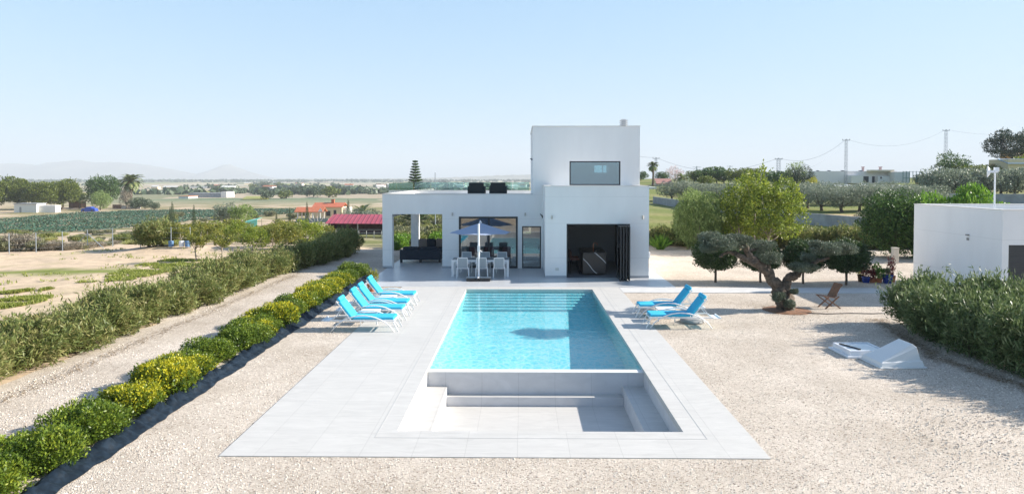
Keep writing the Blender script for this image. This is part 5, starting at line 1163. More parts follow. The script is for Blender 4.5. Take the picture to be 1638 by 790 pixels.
mb.tube([(0, 0, -.2), (-.1, 0, .8), (-.5, 0, 1.9), (-.6, 0, 2.6)], [.14, .12, .07, .03], 7); mb.tube([(-.3, 0, 1.4), (-1.2, 0, 2.0), (-1.7, 0, 2.5)], [.07, .05, .02], 6); mb.tube([(-.45, 0, 1.8), (.1, 0, 2.4), (.3, 0, 2.9)], [.06, .04, .02], 6); mb.tube([(-.9, 0, 1.8), (-1.0, 0, 2.5)], [.04, .02], 5); mb.build('trunk', MATS['white_bark'], t)
# palms
def frond_crown(n, ln, seed, m_=None, up0=1.35, parent=None, leafw=.035, leafl=.45, droopk=1.0, name='crown'):
    r_ = random.Random(seed); mb = MB()
    for i in range(n):
        a = r_.uniform(0, 6.28); e = r_.uniform(-.5, up0); L_ = ln*r_.uniform(.8, 1.1); pts = []; p = Vector((0, 0, 0)); ee = e
        for q in range(11): d = Vector((math.cos(a)*math.cos(ee), math.sin(a)*math.cos(ee), math.sin(ee))); pts.append(p.copy()); p += d*L_/10; ee -= .11*droopk*(1+q*.08)
        sd__ = Vector((-math.sin(a), math.cos(a), 0))
        for q in range(1, 10):
            for s in (-1, 1):
                for h in (0, .5):
                    b_ = pts[q].lerp(pts[q+1], h); l_ = leafl*L_/ln*math.sin(math.pi*min(.95, (q+h+.6)/11)); d = (pts[q+1]-pts[q]).normalized()
                    tp = b_+(sd__*s*.8+d*.55+Vector((0, 0, -.25*r_.random()))).normalized()*l_; w_ = d*leafw*1.6; mb.add([b_-w_, b_+w_, tp], [(0, 1, 2)])
        mb.tube(pts, [.03*(1-q/12) for q in range(11)], 4)
    return mb.build(name, m_ or LF['palm'], parent)
def make_palm(label, h, fl, seed, n=44, tr=.22, lw=.05, name='palm_tree', thatch=False, ll=.45):
    t = thing(name, label, 'palm'); mb = MB(); mb.tube([(0, 0, -.3), (.05*h*.2, 0, h*.5), (0, 0, h)], [tr*1.2, tr, tr*1.1], 10); mb.build('trunk', BARKD, t)
    c = frond_crown(n, fl, seed, parent=t, leafw=lw, leafl=ll); c.location = (0, 0, h)
    if thatch: c = frond_crown(26, fl*.6, seed+1, LF['dry'], -.2, t, lw, ll*.8, 1.3, 'dead_fronds'); c.location = (0, 0, h-.1)
    return t
t = make_palm('tall date palm with orange fruit stalks above the farm trees at left', 9.6, 5.2, 701, 80, .4, .16, thatch=True, ll=1.1); sit(t, 205, 250)
mb = MB(); r_ = random.Random(1)
for i in range(14): a = i*.45; mb.tube([(0, 0, 9.6), (math.cos(a)*.8, math.sin(a)*.8, 9.7), (math.cos(a)*1.4, math.sin(a)*1.4, 8.9)], [.06, .12, .2], 5)
mb.build('fruit_stalk', mat('orange_fruit', (.55, .22, .06), .7), t)
t = make_palm('date palm rising behind the dark bush beside the red shed', 2.9, 3.2, 702, 34, .3, .08, ll=.7); sit(t, 578, 128)
# dark olive mass right of farmhouse
da = make_tree('olive_tree', 'dark grey green olive', 'tree', 3.6, 2.5, LF['olive'], .3, 5000, .22, 711, BARKD, 12, trunk_r=.15, aspect=.35)
for px, Y, s, lb in ((562, 135, 1.0, 'dark bushy olive left of the white porch corner, left half'), (596, 108, 1.05, 'dark bushy olive against the white porch corner'), (583, 118, 1.1, 'dark bushy olive under the date palm')):
    sit(da, px, Y, px, s, label=lb, group='olives beside the red shed')
# farm trees left
tr1 = [make_tree('farm_tree', 'broad carob tree', 'tree', 9.8, 7.2, LF['carob'], 1.2, 12000, .5, 721+i, BARKD, 16, trunk_r=.3, aspect=.5, rs=(.28, .42)) for i in range(2)]
for i, (px, Y, s, lb) in enumerate(((-20, 232, 1.0, 'broad green tree at the left picture edge'), (22, 238, 1.08, 'broad green tree behind the left end of the white shed'), (62, 236, .95, 'broad green tree above the white shed roof'), (92, 242, 1.0, 'broad green tree right of the white shed'))):
    sit(tr1[i % 2], px, Y, i*1.7, s*.9, top=(284, 280, 286, 284)[i], label=lb, group='farm trees above the white shed')
t = make_tree('farm_tree', 'dense dark green tree left of the tall date palm', 'tree', 11.6, 7.0, LF['dark'], 2, 8000, .62, 725, BARKD, 16, trunk_r=.3, aspect=.5); sit(t, 160, 258, 0, .9, top=281)
t = make_tree('farm_tree', 'pale feathery green tree in front of the dense dark one', 'tree', 6.4, 4.0, LF['pepper'], .5, 5200, .42, 726, BARKD, 12, trunk_r=.2, droop=.6, aspect=.3); sit(t, 155, 236, 0, .9, top=304)
t = make_tree('farm_tree', 'small yellow green pine beside the parked blue covered car', 'tree', 6.0, 3.0, LF['pineL'], 2.2, 2600, .42, 727, BARKD, 9, trunk_r=.15, aspect=.3); sit(t, 120, 246)
t = make_tree('dead_palm', 'grey shaggy dry tree left of the date palm trunk', 'tree', 8.0, 2.3, LF['dry'], .5, 3000, .5, 728, BARK2, 8, trunk_r=.25, droop=.9, aspect=.2); sit(t, 197, 247)
fb = make_tree('farm_bush', 'rounded grey green bush', 'bush', 4.2, 3.2, LF['far'], .2, 2400, .42, 729, BARKD, 8, trunk_r=.15, aspect=.4)
for px, Y, s, lb in ((212, 244, 1.0, 'grey green bush at the foot of the date palm, left one'), (228, 246, .9, 'grey green bush at the foot of the date palm, right one'), (243, 238, .6, 'olive green bush on the bank right of the date palm')): sit(fb, px, Y, px, s, label=lb)
# white shed
p = at(38, 340.5); k = p.y/FP; ws = thing('farm_shed', 'low white farm shed under the broad trees at far left', 'shed', p, R(6))
mb = MB(); mb.box(-22*k, 12*k, 0, 5, -1, 13.5*k); mb.build('wall', WHR, ws); mb = MB(); mb.box(-23*k, 13*k, -.3, 5.3, 13.6*k, 14.6*k); mb.build('roof', GREYC, ws); mb = MB(); mb.box(12.05*k, 38*k, 1, 4, -1, 11*k); mb.build('side_wing', WHR, ws)
mb = MB(); mb.box(-14*k, -11*k, -.03, 0, 0, 9*k); mb.build('door', GREYC, ws)
p = gp(137, 222); cv = thing('covered_car', 'parked car under a blue cover beside the pale feathery tree', 'car', p)
mb = MB(); secs = [(-2.2, .1, .7), (-1.9, .0, .95), (-1.0, 0, 1.1), (-.5, 0, 1.5), (.9, 0, 1.55), (1.5, 0, 1.15), (2.2, 0, 1.0), (2.4, .1, .6)]
vs = []; fs = []
for i, (x, z0, z1) in enumerate(secs): vs += [(x, -.95, z0), (x, -.9, z1*.75), (x, -.7, z1), (x, .7, z1), (x, .9, z1*.75), (x, .95, z0)]
for i in range(len(secs)-1):
    for q in range(5): fs.append((i*6+q, (i+1)*6+q, (i+1)*6+q+1, i*6+q+1))
fs += [(0, 1, 2, 3, 4, 5), tuple(len(vs)-6+q for q in range(5, -1, -1))]; mb.add(vs, fs); mb.build('cover', mat('blue_cover', (.02, .06, .32), .6), cv)
for x in (-1.4, 1.4):
    for y in (-.85, .85): mb = MB(); M = Matrix.Translation((x, y-.1, .3)) @ Matrix.Rotation(R(-90), 4, 'X'); mb.lathe([(.3, 0), (.32, .1), (.3, .2)], 14, M=M); mb.build('wheel', BLACKP, cv)
p = at(202, 334); lw_ = thing('low_wall', 'low grey garden wall at the foot of the date palm', 'wall', p); mb = MB(); mb.box(-3, 4, 0, .3, -1, 1.1); mb.build('masonry', CONC, lw_); mb = MB(); mb.box(-6.2, -3.1, 0, .3, -1, 1.4); mb.build('brick_section', mat('brown_brick', (.25, .14, .09), .9, var=.5, vscale=2), lw_)
p = at(113, 333); bk = thing('farm_hut', 'brown timber hut under the small yellow green pine', 'hut', p); mb = MB(); mb.box(-2.2, 2.4, 0, 3, -.5, 2.3); mb.build('wall', WOOD, bk); mb = MB(); mb.box(-2.6, 2.8, -.4, 3.4, 2.3, 2.5); mb.build('roof', TERRA, bk)
# crop field (rows of plants, beyond counting)
def crop():
    poly = [(-30, 353), (60, 345.5), (130, 340.5), (200, 337.5), (300, 336), (420, 334.5), (500, 333.5), (500, 341), (430, 344), (360, 349), (300, 354), (262, 361), (190, 366), (130, 371), (0, 375), (-60, 375)]
    P = [at(*q) for q in poly]; rg = np.random.default_rng(3)
    P2 = np.array([(q.x, q.y) for q in P])
    def inside(x, y):
        c = False; j = len(P2)-1
        for i in range(len(P2)):
            xi, yi = P2[i]; xj, yj = P2[j]
            if (yi > y) != (yj > y) and x < (xj-xi)*(y-yi)/(yj-yi)+xi: c = not c
            j = i
        return c
    # rows run obliquely
    u = Vector((math.cos(R(58)), math.sin(R(58)))); w = Vector((-u.y, u.x)); pts = []
    cx, cy = P2.mean(0)
    for ri in range(-110, 110):
        for si in np.arange(-170, 170, .55):
            x = cx+w.x*ri*1.35+u.x*si+rg.normal()*.08; y = cy+w.y*ri*1.35+u.y*si
            if inside(x, y) and rg.random() < .93: pts.append((x, y, hz(x, y)))
    pts = np.array(pts); n = len(pts); m_ = 4
    v = np.empty((n*m_, 4, 3)); c = np.repeat(pts, m_, 0); a = rg.uniform(0, 6.28, n*m_); L_ = rg.uniform(.28, .48, n*m_)
    d = np.stack([np.cos(a), np.sin(a), rg.uniform(.3, .9, n*m_)], 1); s = np.stack([-np.sin(a), np.cos(a), 0*a], 1)
    v[:, 0] = c; v[:, 1] = c+d*L_[:, None]*.6+s*.17; v[:, 2] = c+d*L_[:, None]; v[:, 3] = c+d*L_[:, None]*.6-s*.17
    me = bpy.data.meshes.new('crop_field'); nn = n*m_; me.vertices.add(nn*4); me.vertices.foreach_set('co', v.ravel()); me.loops.add(nn*4); me.loops.foreach_set('vertex_index', np.arange(nn*4)); me.polygons.add(nn); me.polygons.foreach_set('loop_start', np.arange(nn)*4); me.update(calc_edges=True)
    me.materials.append(LF['crop']); o = bpy.data.objects.new('crop_field', me); C.objects.link(o); tag(o, 'blue green vegetable crop in close rows on the field at left', 'crop', kind='stuff'); print('crop plants', n)
crop()
def grass_patches():
    polys = [[(112, 454), (165, 441), (212, 426), (262, 416), (335, 414), (318, 424), (262, 436), (205, 449)], [(-40, 508), (15, 494), (58, 483), (80, 474), (18, 478), (-40, 486)], [(-40, 474), (30, 466), (75, 463), (30, 471)]]
    rg = np.random.default_rng(8); pts = []
    for pl_ in polys:
        P = np.array([at(*q)[:2] for q in pl_]); x0, y0 = P.min(0); x1, y1 = P.max(0)
        for _ in range(4200):
            x, y = rg.uniform(x0, x1), rg.uniform(y0, y1); c = False; j = len(P)-1
            for i in range(len(P)):
                if (P[i][1] > y) != (P[j][1] > y) and x < (P[j][0]-P[i][0])*(y-P[i][1])/(P[j][1]-P[i][1])+P[i][0]: c = not c
                j = i
            if c and noise.noise(Vector((x*.7, y*1.2, 0)))+.35*noise.noise(Vector((x*3, y*3, 5))) > -.02: pts.append((x, y))
    for _ in range(2600):
        x, y = rg.uniform(-34, -12.8), rg.uniform(16, 40)
        if noise.noise(Vector((x*.35, y*.6, 8))) > .18: pts.append((x, y))
    pts = np.array([(x, y, hz(x, y)-.03) for x, y in pts]); n = len(pts)*5; c = np.repeat(pts, 5, 0); c[:, :2] += rg.normal(size=(n, 2))*.06
    d = np.stack([rg.normal(size=n)*.5, rg.normal(size=n)*.5, np.ones(n)], 1); d *= rg.uniform(.04, .11, n)[:, None]; a = rg.uniform(0, 6.28, n); s_ = np.stack([np.cos(a), np.sin(a), 0*a], 1)*.022
    v = np.empty((n, 4, 3)); v[:, 0] = c-s_; v[:, 1] = c+s_; v[:, 2] = c+d+s_*.3; v[:, 3] = c+d-s_*.3
    me = bpy.data.meshes.new('grass'); me.vertices.add(n*4); me.vertices.foreach_set('co', v.ravel()); me.loops.add(n*4); me.loops.foreach_set('vertex_index', np.arange(n*4)); me.polygons.add(n); me.polygons.foreach_set('loop_start', np.arange(n)*4); me.update(calc_edges=True)
    me.materials.append(leafmat('field_grass', [(.08, .11, .02), (.14, .17, .03), (.21, .23, .05), (.28, .27, .10)], .4)); o = bpy.data.objects.new('field_grass', me); C.objects.link(o); tag(o, 'bright green grass in loose patches on the bare tan field', 'grass', kind='stuff')
grass_patches()
# wire fence left
fpts = [(5, 408), (49, 406), (92, 403), (133, 399), (174, 395), (219, 395), (269, 396), (300, 397)]
wp = [at(*q) for q in fpts]; wf = thing('wire_fence', 'thin galvanised post and wire fence across the bare field', 'fence', wp[0], world=True)
for q in wp: mb = MB(); mb.tube([q+Vector((0, 0, -.2)), q+Vector((0, 0, 1.12))], .022, 6); mb.build('post', STEEL, wf)
mb = MB()
for h in (.25, .5, .8, 1.08):
    mb.tube([q+Vector((0, 0, h)) for q in wp], .004, 3, cap=False)
mb.build('wire', STEEL, wf)
mb = MB(); q = wp[3]; mb.tube([q+Vector((-.9, 0, 0)), q+Vector((0, 0, .9))], .02, 5); mb.tube([q+Vector((.9, .1, 0)), q+Vector((0, 0, .9))], .02, 5); mb.build('brace', STEEL, wf)
db = [bush_proto(520, LF['dry'], .9, .75, 2600, .12, .2, 'dry_bush'), bush_proto(521, LF['scrub'], .9, .6, 2200, .12, .25, 'dry_bush')]
for i, (px, py, s) in enumerate(((-8, 404, 1.3), (10, 402, 1.35), (28, 403, 1.2), (45, 403, 1.1), (60, 403, .7), (78, 402, .8), (84, 400, .7), (98, 402, .6), (110, 401, .65), (122, 400, .5), (134, 398, .55), (150, 396, .5), (163, 394, .45), (176, 392, .42))):
    p = at(px, py); place(db[0 if i % 3 else 1], (p.x, p.y+.2, p.z-.05), i, s, label='%s dry bush from the left edge along the wire fence' % ORD[i], group='dry bushes along the wire fence')
# hedge block by fence
for i, (px, py, s) in enumerate(((232, 393, 1.0), (243, 392, 1.05), (254, 391, 1.05), (265, 390, 1.0))):
    p = at(px, py); place(bh[i % 2], (p.x, p.y, p.z-.05), i, (s, s, s*1.1), label='%s bush from the left of the clipped olive brown hedge by the fence' % ORD[i], group='hedge block by the wire fence')
# scrub in the mid ground left
for i in range(90):
    px = rng.uniform(-10, 520); py = rng.choice((rng.uniform(374, 392), rng.uniform(352, 385))) if px < 250 else rng.uniform(345, 392)
    if px < 260 and py < 374: py = rng.uniform(374, 390)
    p = at(px, py); s = rng.uniform(.5, 1.15)*max(1, p.y/75)
    o = place(sc_[i % 3], (p.x, p.y, p.z-.05), rng.uniform(0, 6), (s, s, s*.8), label='wild low bush on rough ground between bare field and crop', group='wild bushes below the crop field'); o['category'] = 'bush'
# items by the hedge block: crates
p = at(283, 396); dbx = thing('junk_pile', 'small stack of blue and white drums under the orchard tree', 'drums', p)
for x, m_ in ((-.5, mat('blue_drum', (.10, .20, .36), .6)), (.1, WHITEP), (.45, MATS['blue_drum'])): mb = MB(); mb.lathe([(.13, 0), (.14, .04), (.14, .3), (.13, .34)], 14, c=(x, 0, 0)); mb.build('drum', m_, dbx)

# Norfolk pine
nf = thing('norfolk_pine', 'tall tiered norfolk pine rising behind the roof terrace', 'tree', gp(664, 118)); r_ = random.Random(8); nh = 12.2
mb = MB(); mb.tube([(0, 0, -.2), (0, 0, nh)], [.2, .03], 8); mb.build('trunk', BARKD, nf)
cl = []; br = MB()
for i in range(22):
    z = nh*.16+nh*.82*i/21; L_ = 2.15*(1-(i/22)**1.1)+.15
    for k_ in range(6):
        a = k_*math.pi/3+i*.4+r_.uniform(-.1, .1)
        for q in range(4): f_ = (q+1)/4; cl.append((math.cos(a)*L_*f_, math.sin(a)*L_*f_, z+.22*L_*f_*f_, .2+.1*L_*.5, .2+.1*L_*.5, .09))
        br.tube([(0, 0, z), (math.cos(a)*L_, math.sin(a)*L_, z+.22*L_)], [.03, .01], 4)
br.build('branch', BARKD, nf)
leaf_mesh('crown', cl, 34000, .24, LF['dark'], 801, .35, parent=nf, up=.2)
# distance poles
def pole(name, label, px, Y, top_py, r=.09, cat='utility pole', arm=True):
    p = gp(px, Y); h = EYE-(top_py-284)*Y/FP-p.z; t = thing(name, label, cat, p)
    mb = MB(); mb.tube([(0, 0, -.3), (0, 0, h)], [r*1.2, r*.8], 8); mb.build('shaft', STEEL, t)
    if arm: mb = MB(); mb.box(-.7*r/.09, .7*r/.09, -.05, .05, h-.35, h-.25); mb.build('cross_arm', STEEL, t)
    return p+Vector((0, 0, h))
pole('utility_pole', 'thin utility pole right of the norfolk pine', 696, 105, 276, .07, arm=False)
def pylon(px, Y, top_py, label, w=.8):
    p = gp(px, Y); h = EYE-(top_py-284)*Y/FP-p.z; t = thing('lattice_pylon', label, 'pylon', p); mb = MB(); nseg = 13
    def cn(i, a, b): f_ = i/nseg; q = w/2*(1-.25*f_); return Vector((a*q, b*q, h*f_-.2))
    for a, b in ((-1, -1), (1, -1), (1, 1), (-1, 1)): mb.bar(cn(0, a, b), cn(nseg, a, b), .03)
    mb.build('leg_frame', PYL, t); mb = MB()
    for i in range(nseg):
        for (a, b), (c, d) in (((-1, -1), (1, -1)), ((1, -1), (1, 1)), ((1, 1), (-1, 1)), ((-1, 1), (-1, -1))):
            mb.bar(cn(i, a, b), cn(i+1, c, d), .02); mb.bar(cn(i+1, a, b), cn(i+1, c, d), .03)
    mb.build('bracing', PYL, t); mb = MB(); mb.bar((-.8, 0, h-.3), (.8, 0, h-.3), .1); mb.build('cross_arm', STEEL, t)
    for x in (-.75, 0, .75): mb = MB(); mb.tube([(x, 0, h-.3), (x, 0, h)], .05, 6); mb.build('insulator', BLACKP, t)
    return p+Vector((0, 0, h))
T1 = pylon(1048.5, 170, 252, 'lattice pylon beside the palm right of the tower', .55); T2 = pylon(1243, 150, 253, 'lattice pylon behind the yellow green tree', .8)
T3 = pylon(1349.5, 150, 223, 'tall lattice pylon in front of the long white house', .5); T4 = pylon(1506.5, 165, 208, 'tallest lattice pylon behind the small tree at right', .6)
u1 = pole('utility_pole', 'far pole above the hedge, leftmost of four', 1080, 260, 268, .14); u2 = pole('utility_pole', 'stout pole with crossbar above the olives', 1113.5, 200, 266, .16); u3 = pole('utility_pole', 'far pole third from the left', 1166, 240, 265, .14); u4 = pole('utility_pole', 'far pole nearest the airy tree top', 1186, 250, 268, .14)
def wire(a, b, sag, r, label):
    mb = MB(); pts = []
    for i in range(17): u = i/16; pts.append(a.lerp(b, u)-Vector((0, 0, sag*4*u*(1-u))))
    mb.tube(pts, r, 4, cap=False); o = mb.build('power_line', WIREM); tag(o, label, 'power line')
wire(T1, T2, 3.0, .022, 'overhead wire from the palm pylon to the pylon behind the airy tree'); wire(T2, T3, 2.2, .022, 'overhead wire from the airy tree pylon to the white house pylon'); wire(T3, T4, 2.6, .022, 'overhead wire between the two tallest pylons')
wire(T4, gp(1640, 190)+Vector((0, 0, 10.5)), 1.2, .022, 'overhead wire from the tallest pylon into the dark pine'); wire(T3, gp(1288, 130)+Vector((0, 0, 5.0)), 1.0, .02, 'short wire dropping from the pylon towards the dark bushy tree')
wire(u1, u2, 2.6, .025, 'overhead wire between the two left far poles'); wire(u2, u3, 2.6, .025, 'overhead wire sagging between the middle far poles'); wire(u3, u4, 1, .025, 'overhead wire between the two right far poles'); wire(T1, gp(960, 190)+Vector((0, 0, 12)), 1.5, .022, 'overhead wire from the palm pylon behind the tower')
# ================================================================== RIGHT COUNTRYSIDE
# grey boundary wall running away
wpx = [(1340, 363), (1292, 358), (1240, 351), (1195, 346), (1165, 342.5), (1130, 338.5), (1088, 332), (1066, 328.5), (1045, 325)]
W = [at(*q) for q in wpx]; bw = thing('boundary_wall', 'long low grey block wall receding behind the garden trees', 'wall', W[0], world=True); mb = MB()
Wn = [at(1420, 372)]+W
for a, b in zip(Wn[:-1], Wn[1:]):
    d = (b-a); nrm = Vector((-d.y, d.x, 0)).normalized()*.1; mb.add([a-nrm+Vector((0, 0, -.4)), b-nrm+Vector((0, 0, -.4)), b+nrm+Vector((0, 0, -.4)), a+nrm+Vector((0, 0, -.4)), a-nrm+Vector((0, 0, 1.0)), b-nrm+Vector((0, 0, 1.0)), b+nrm+Vector((0, 0, 1.0)), a+nrm+Vector((0, 0, 1.0))], [(0,3,2,1),(4,5,6,7),(0,1,5,4),(1,2,6,5),(2,3,7,6),(3,0,4,7)])
mb.build('masonry', GREYC, bw)
# olive grove
og = [make_tree('grove_olive', 'olive tree', 'tree', 3.5, 2.25, LF['olive'], .55, 6000, .19, 901+i, BARKD, 14, trunk_r=.16, aspect=.3) for i in range(3)]
OG = [(1072, 112), (1098, 113), (1124, 110), (1148, 106), (1172, 100), (1195, 104), (1262, 92), (1290, 90), (1312, 86), (1345, 83), (1372, 84), (1400, 84), (1428, 86), (1455, 86), (1480, 88), (1275, 104), (1305, 102), (1330, 100), (1358, 99), (1388, 100), (1418, 101), (1446, 100)]
for i, (px, Y) in enumerate(OG):
    row = 'front' if i < 15 else 'back'; lb = '%s tree from the left in the %s row of the grey olive grove' % (ORD[(i if i < 15 else i-15)], row)
    if i >= 15: lb = '%s tree from the left in the rear row of the grey olive grove' % ORD[i-15]
    sit(og[i % 3], px, Y, i*1.1, (1.05+.1*math.sin(i), 1.05, .93+.07*math.sin(i*2)), label=lb, group='olive grove behind the boundary wall')
# far right trees
t = make_tree('bushy_tree', 'dark bushy tree with grey green top left of the long white house', 'tree', 7.6, 3.9, LF['pine'], .5, 6500, .4, 921, BARKD, 14, trunk_r=.25, aspect=.3, holes=1.0); sit(t, 1277, 136, 0, .72, top=264)
t = make_tree('bushy_tree', 'grey green feathery tree behind the dark bushy one', 'tree', 7.4, 2.6, LF['pepper'], 1, 3000, .35, 922, BARKD, 9, trunk_r=.2, aspect=.25, holes=1.2); sit(t, 1270, 142, 0, .9, top=256)
t = make_tree('mimosa', 'small bright yellow bush right of the dark bushy tree', 'bush', 4.2, 1.6, LF['yellow'], .3, 1600, .3, 923, BARKD, 7, trunk_r=.1); sit(t, 1297, 132, 0, .8)
t = make_tree('locust_tree', 'dark green spreading tree under the tallest pylon', 'tree', 6.2, 4.2, LF['dark'], .8, 5200, .4, 924, BARKD, 13, trunk_r=.2, aspect=.35, holes=1.1); sit(t, 1520, 150, 0, .95, top=243)
t = make_tree('pine_tree', 'big dark pine at the right picture edge above the orange house', 'tree', 10.5, 6.8, LF['pine'], 2.6, 17000, .5, 925, BARKD, 16, trunk_r=.35, aspect=.25, holes=.8, rs=(.22, .40), hthr=-.12); sit(t, 1616, 165, .4, 1.0, top=203)
t = make_tree('garden_tree', 'yellow green bushy tree in front of the big dark pine', 'tree', 5.0, 2.2, LF['brachy'], .5, 2200, .35, 926, BARKD, 9, trunk_r=.15); sit(t, 1628, 150, 0, 1, dz=.4)
bt = make_tree('hill_tree', 'rounded tree', 'tree', 4.3, 3.2, LF['dark'], .4, 2400, .42, 951, BARKD, 9, trunk_r=.18); bt2 = make_tree('hill_tree', 'rounded tree', 'tree', 4.0, 3.2, LF['carob'], .4, 2400, .42, 952, BARKD, 9, trunk_r=.18)
pt = make_tree('grey_hedge_tree', 'grey olive', 'tree', 2.9, 2.3, LF['olive'], .3, 2600, .3, 931, BARKD, 9, trunk_r=.15)
for i in range(8): sit(pt, 1492+i*21, 118+2*(i % 2), i, 1.25, top=267+(i % 3)*1.5, label='%s grey olive from the left in the row above the bright shrub' % ORD[i], group='olive row below the orange house')
for i in range(5): sit(bt2, 1536+i*13, 146+i, i, .8, top=262+(i % 2)*3, label='%s rounded bush from the left below the big dark pine' % ORD[i], group='bushes below the big dark pine')
# right terrace walls
for (a, b, h, lb) in (((1372, 120), (1530, 112), .9, 'grey terrace wall below the long white house'), ((1470, 104), (1660, 98), 1.3, 'grey terrace wall just above the bright green shrub')):
    A, Bq = gp(*a), gp(*b); t = thing('terrace_wall', lb, 'wall', A, world=True); mb = MB(); mb.add([A+Vector((0, 0, -1)), Bq+Vector((0, 0, -1)), Bq+Vector((0, .3, -1)), A+Vector((0, .3, -1)), A+Vector((0, 0, h)), Bq+Vector((0, 0, h)), Bq+Vector((0, .3, h)), A+Vector((0, .3, h))], [(0,3,2,1),(4,5,6,7),(0,1,5,4),(1,2,6,5),(2,3,7,6),(3,0,4,7)]); mb.build('masonry', GREYC, t)
# white netting
A = gp(1322, 112); nt_ = thing('crop_netting', 'white netting strip draped above the olive grove', 'netting', A, world=True); mb = MB(); vs = []
for i in range(61):
    px = 1322+2.05*i; p = gp(px, 112); z = EYE-(298.2-284)*112/FP; b_ = .18*abs(math.sin(i*.33)); vs += [(p.x, 112, z+b_+.15), (p.x, 112-.5, z-.35), (p.x, 112, z-.9)]
fs = [(3*i+q, 3*i+3+q, 3*i+4+q, 3*i+1+q) for i in range(60) for q in (0, 1)]; mb.add(vs, fs); mb.build('net', mat('white_net', (.7, .7, .7), .9), nt_)
for i in range(0, 61, 10): p = gp(1322+2.05*i, 112); mb = MB(); mb.bar((p.x, 112.05, p.z-.3), (p.x, 112.05, EYE-(297-284)*112/FP), .06); mb.build('post', STEEL, nt_)
# buildings right
def bld(px0, px1, ytop, ybot, Y, label, m_, parts=(), cat='house', name='country_house', depth=7, roof=None):
    k = Y/FP; x0, x1 = (px0-833)*k, (px1-833)*k; zt, zb = EYE-(ytop-284)*k, EYE-(ybot-284)*k; t = thing(name, label, cat, ((x0+x1)/2, Y, zb), world=True)
    mb = MB(); mb.box(x0, x1, Y, Y+depth, min(zb, hz((x0+x1)/2, Y))-1.5, zt); mb.build('wall', m_, t)
    if roof: mb = MB(); mb.box(x0-.3, x1+.3, Y-.3, Y+depth+.3, zt+.002, zt+.25); mb.build('roof', roof, t)
    for (nm, a, b, c, d, m2, dp) in parts:
        mb = MB(); mb.box((a-833)*k, (b-833)*k, Y-dp, Y-.002 if dp > 0 else Y, EYE-(d-284)*k, EYE-(c-284)*k); mb.build(nm, m2, t)
    return t
SOLAR = mat('solar_panel', (.12, .15, .2), .25)
DRK = mat('dark_opening', (.05, .055, .06), .6)
t = bld(1300, 1430, 274, 294, 155, 'long white modern house with solar panels on its flat roof', mat('pinkish_white_paint', (.80, .75, .73), .8), [('garage_door', 1370, 1385.5, 282.2, 292.5, DRK, .05), ('front_wing', 1350, 1368.5, 281, 293, WHR, 2.5), ('gate', 1391, 1395, 282.2, 292.5, DRK, .05),
     ('white_wing', 1415, 1438, 275.3, 293, WHR, 3.0), ('eave', 1382, 1420, 272, 274.8, mat('cream_eave', (.7, .6, .45), .8), 1.6), ('garden_wall', 1396, 1414.5, 282, 293, WHR, 1.2), ('window', 1399.5, 1402, 283, 286, DRK, 1.24)])
k = 155/FP
for px in (1312, 1330, 1352, 1381): 
    mb = MB(); x = (px-833)*k; z = EYE+11.5*k
    mb.add([(x, 157, z), (x+2, 157, z-.9), (x+2, 158.5, z-.9), (x, 158.5, z)], [(0, 1, 2, 3)]); o = mb.build('solar_panel', SOLAR, t); o.modifiers.new('s', 'SOLIDIFY').thickness = .06
for px, w_ in ((1388, 2), (1416, 2.4)):
    mb = MB(); x = (px-833)*k; mb.box(x-w_/2*k, x+w_/2*k, 158, 158.6, EYE+9*k, EYE+16.5*k); mb.box(x-w_/2*k-.08, x+w_/2*k+.08, 157.9, 158.7, EYE+16.6*k, EYE+17.6*k); mb.build('chimney', mat('pink_chimney', (.5, .35, .33), .8), t)
fe = thing('glass_fence', 'green framed tall court fence right of the long white house', 'fence', gp(1440, 150), world=True); k = 150/FP
for i in range(12): x = (1440-833+i*5.2)*k; mb = MB(); mb.box(x-.05, x+.05, 150, 150.1, EYE-8*k, EYE+10*k*(1 if i < 5 else .9)); mb.build('post', mat('green_post', (.08, .2, .17), .6), fe)
mb = MB(); mb.box((1440-833)*k, (1497-833)*k, 150.04, 150.06, EYE+8.8*k, EYE+9.2*k); mb.box((1440-833)*k, (1497-833)*k, 150.04, 150.06, EYE-.2, EYE-.1); mb.build('rail', MATS['green_post'], fe)
hc = make_tree('court_cypress', 'cypress', 'tree', 3.2, .8, LF['cypress'], .1, 900, .25, 941, BARKD, 6, trunk_r=.08)
for i in range(7): sit(hc, 1462+i*5.4, 156, i, (1, 1, .8), dz=.3, label='%s small dark cypress from the left behind the court fence' % ORD[i], group='cypresses behind the court fence')
bld(1623, 1690, 240, 268, 172, 'orange rendered house behind the big dark pine', mat('orange_render', (.55, .28, .10), .8), [('window', 1630, 1635, 246, 254, DRK, .05)], roof=CONC)
t = bld(1576, 1606, 262.5, 268, 150, 'ochre terrace balustrade in front of the orange house', mat('ochre_balustrade', (.5, .36, .2), .8), [], cat='balustrade', name='balustrade', depth=.4)
t = bld(1605, 1680, 255, 266, 146, 'low building with a long pale blue roof below the big pine', CRM, [], name='low_building', depth=6); mb = MB(); k = 146/FP; mb.add([((1603-833)*k, 145.5, EYE+22*k), ((1690-833)*k, 145.5, EYE+22*k), ((1690-833)*k, 149, EYE+30*k), ((1603-833)*k, 149, EYE+30*k)], [(0, 1, 2, 3)]); o = mb.build('roof', mat('blue_roof_sheet', (.25, .36, .48), .5), t); o.modifiers.new('s', 'SOLIDIFY').thickness = .1
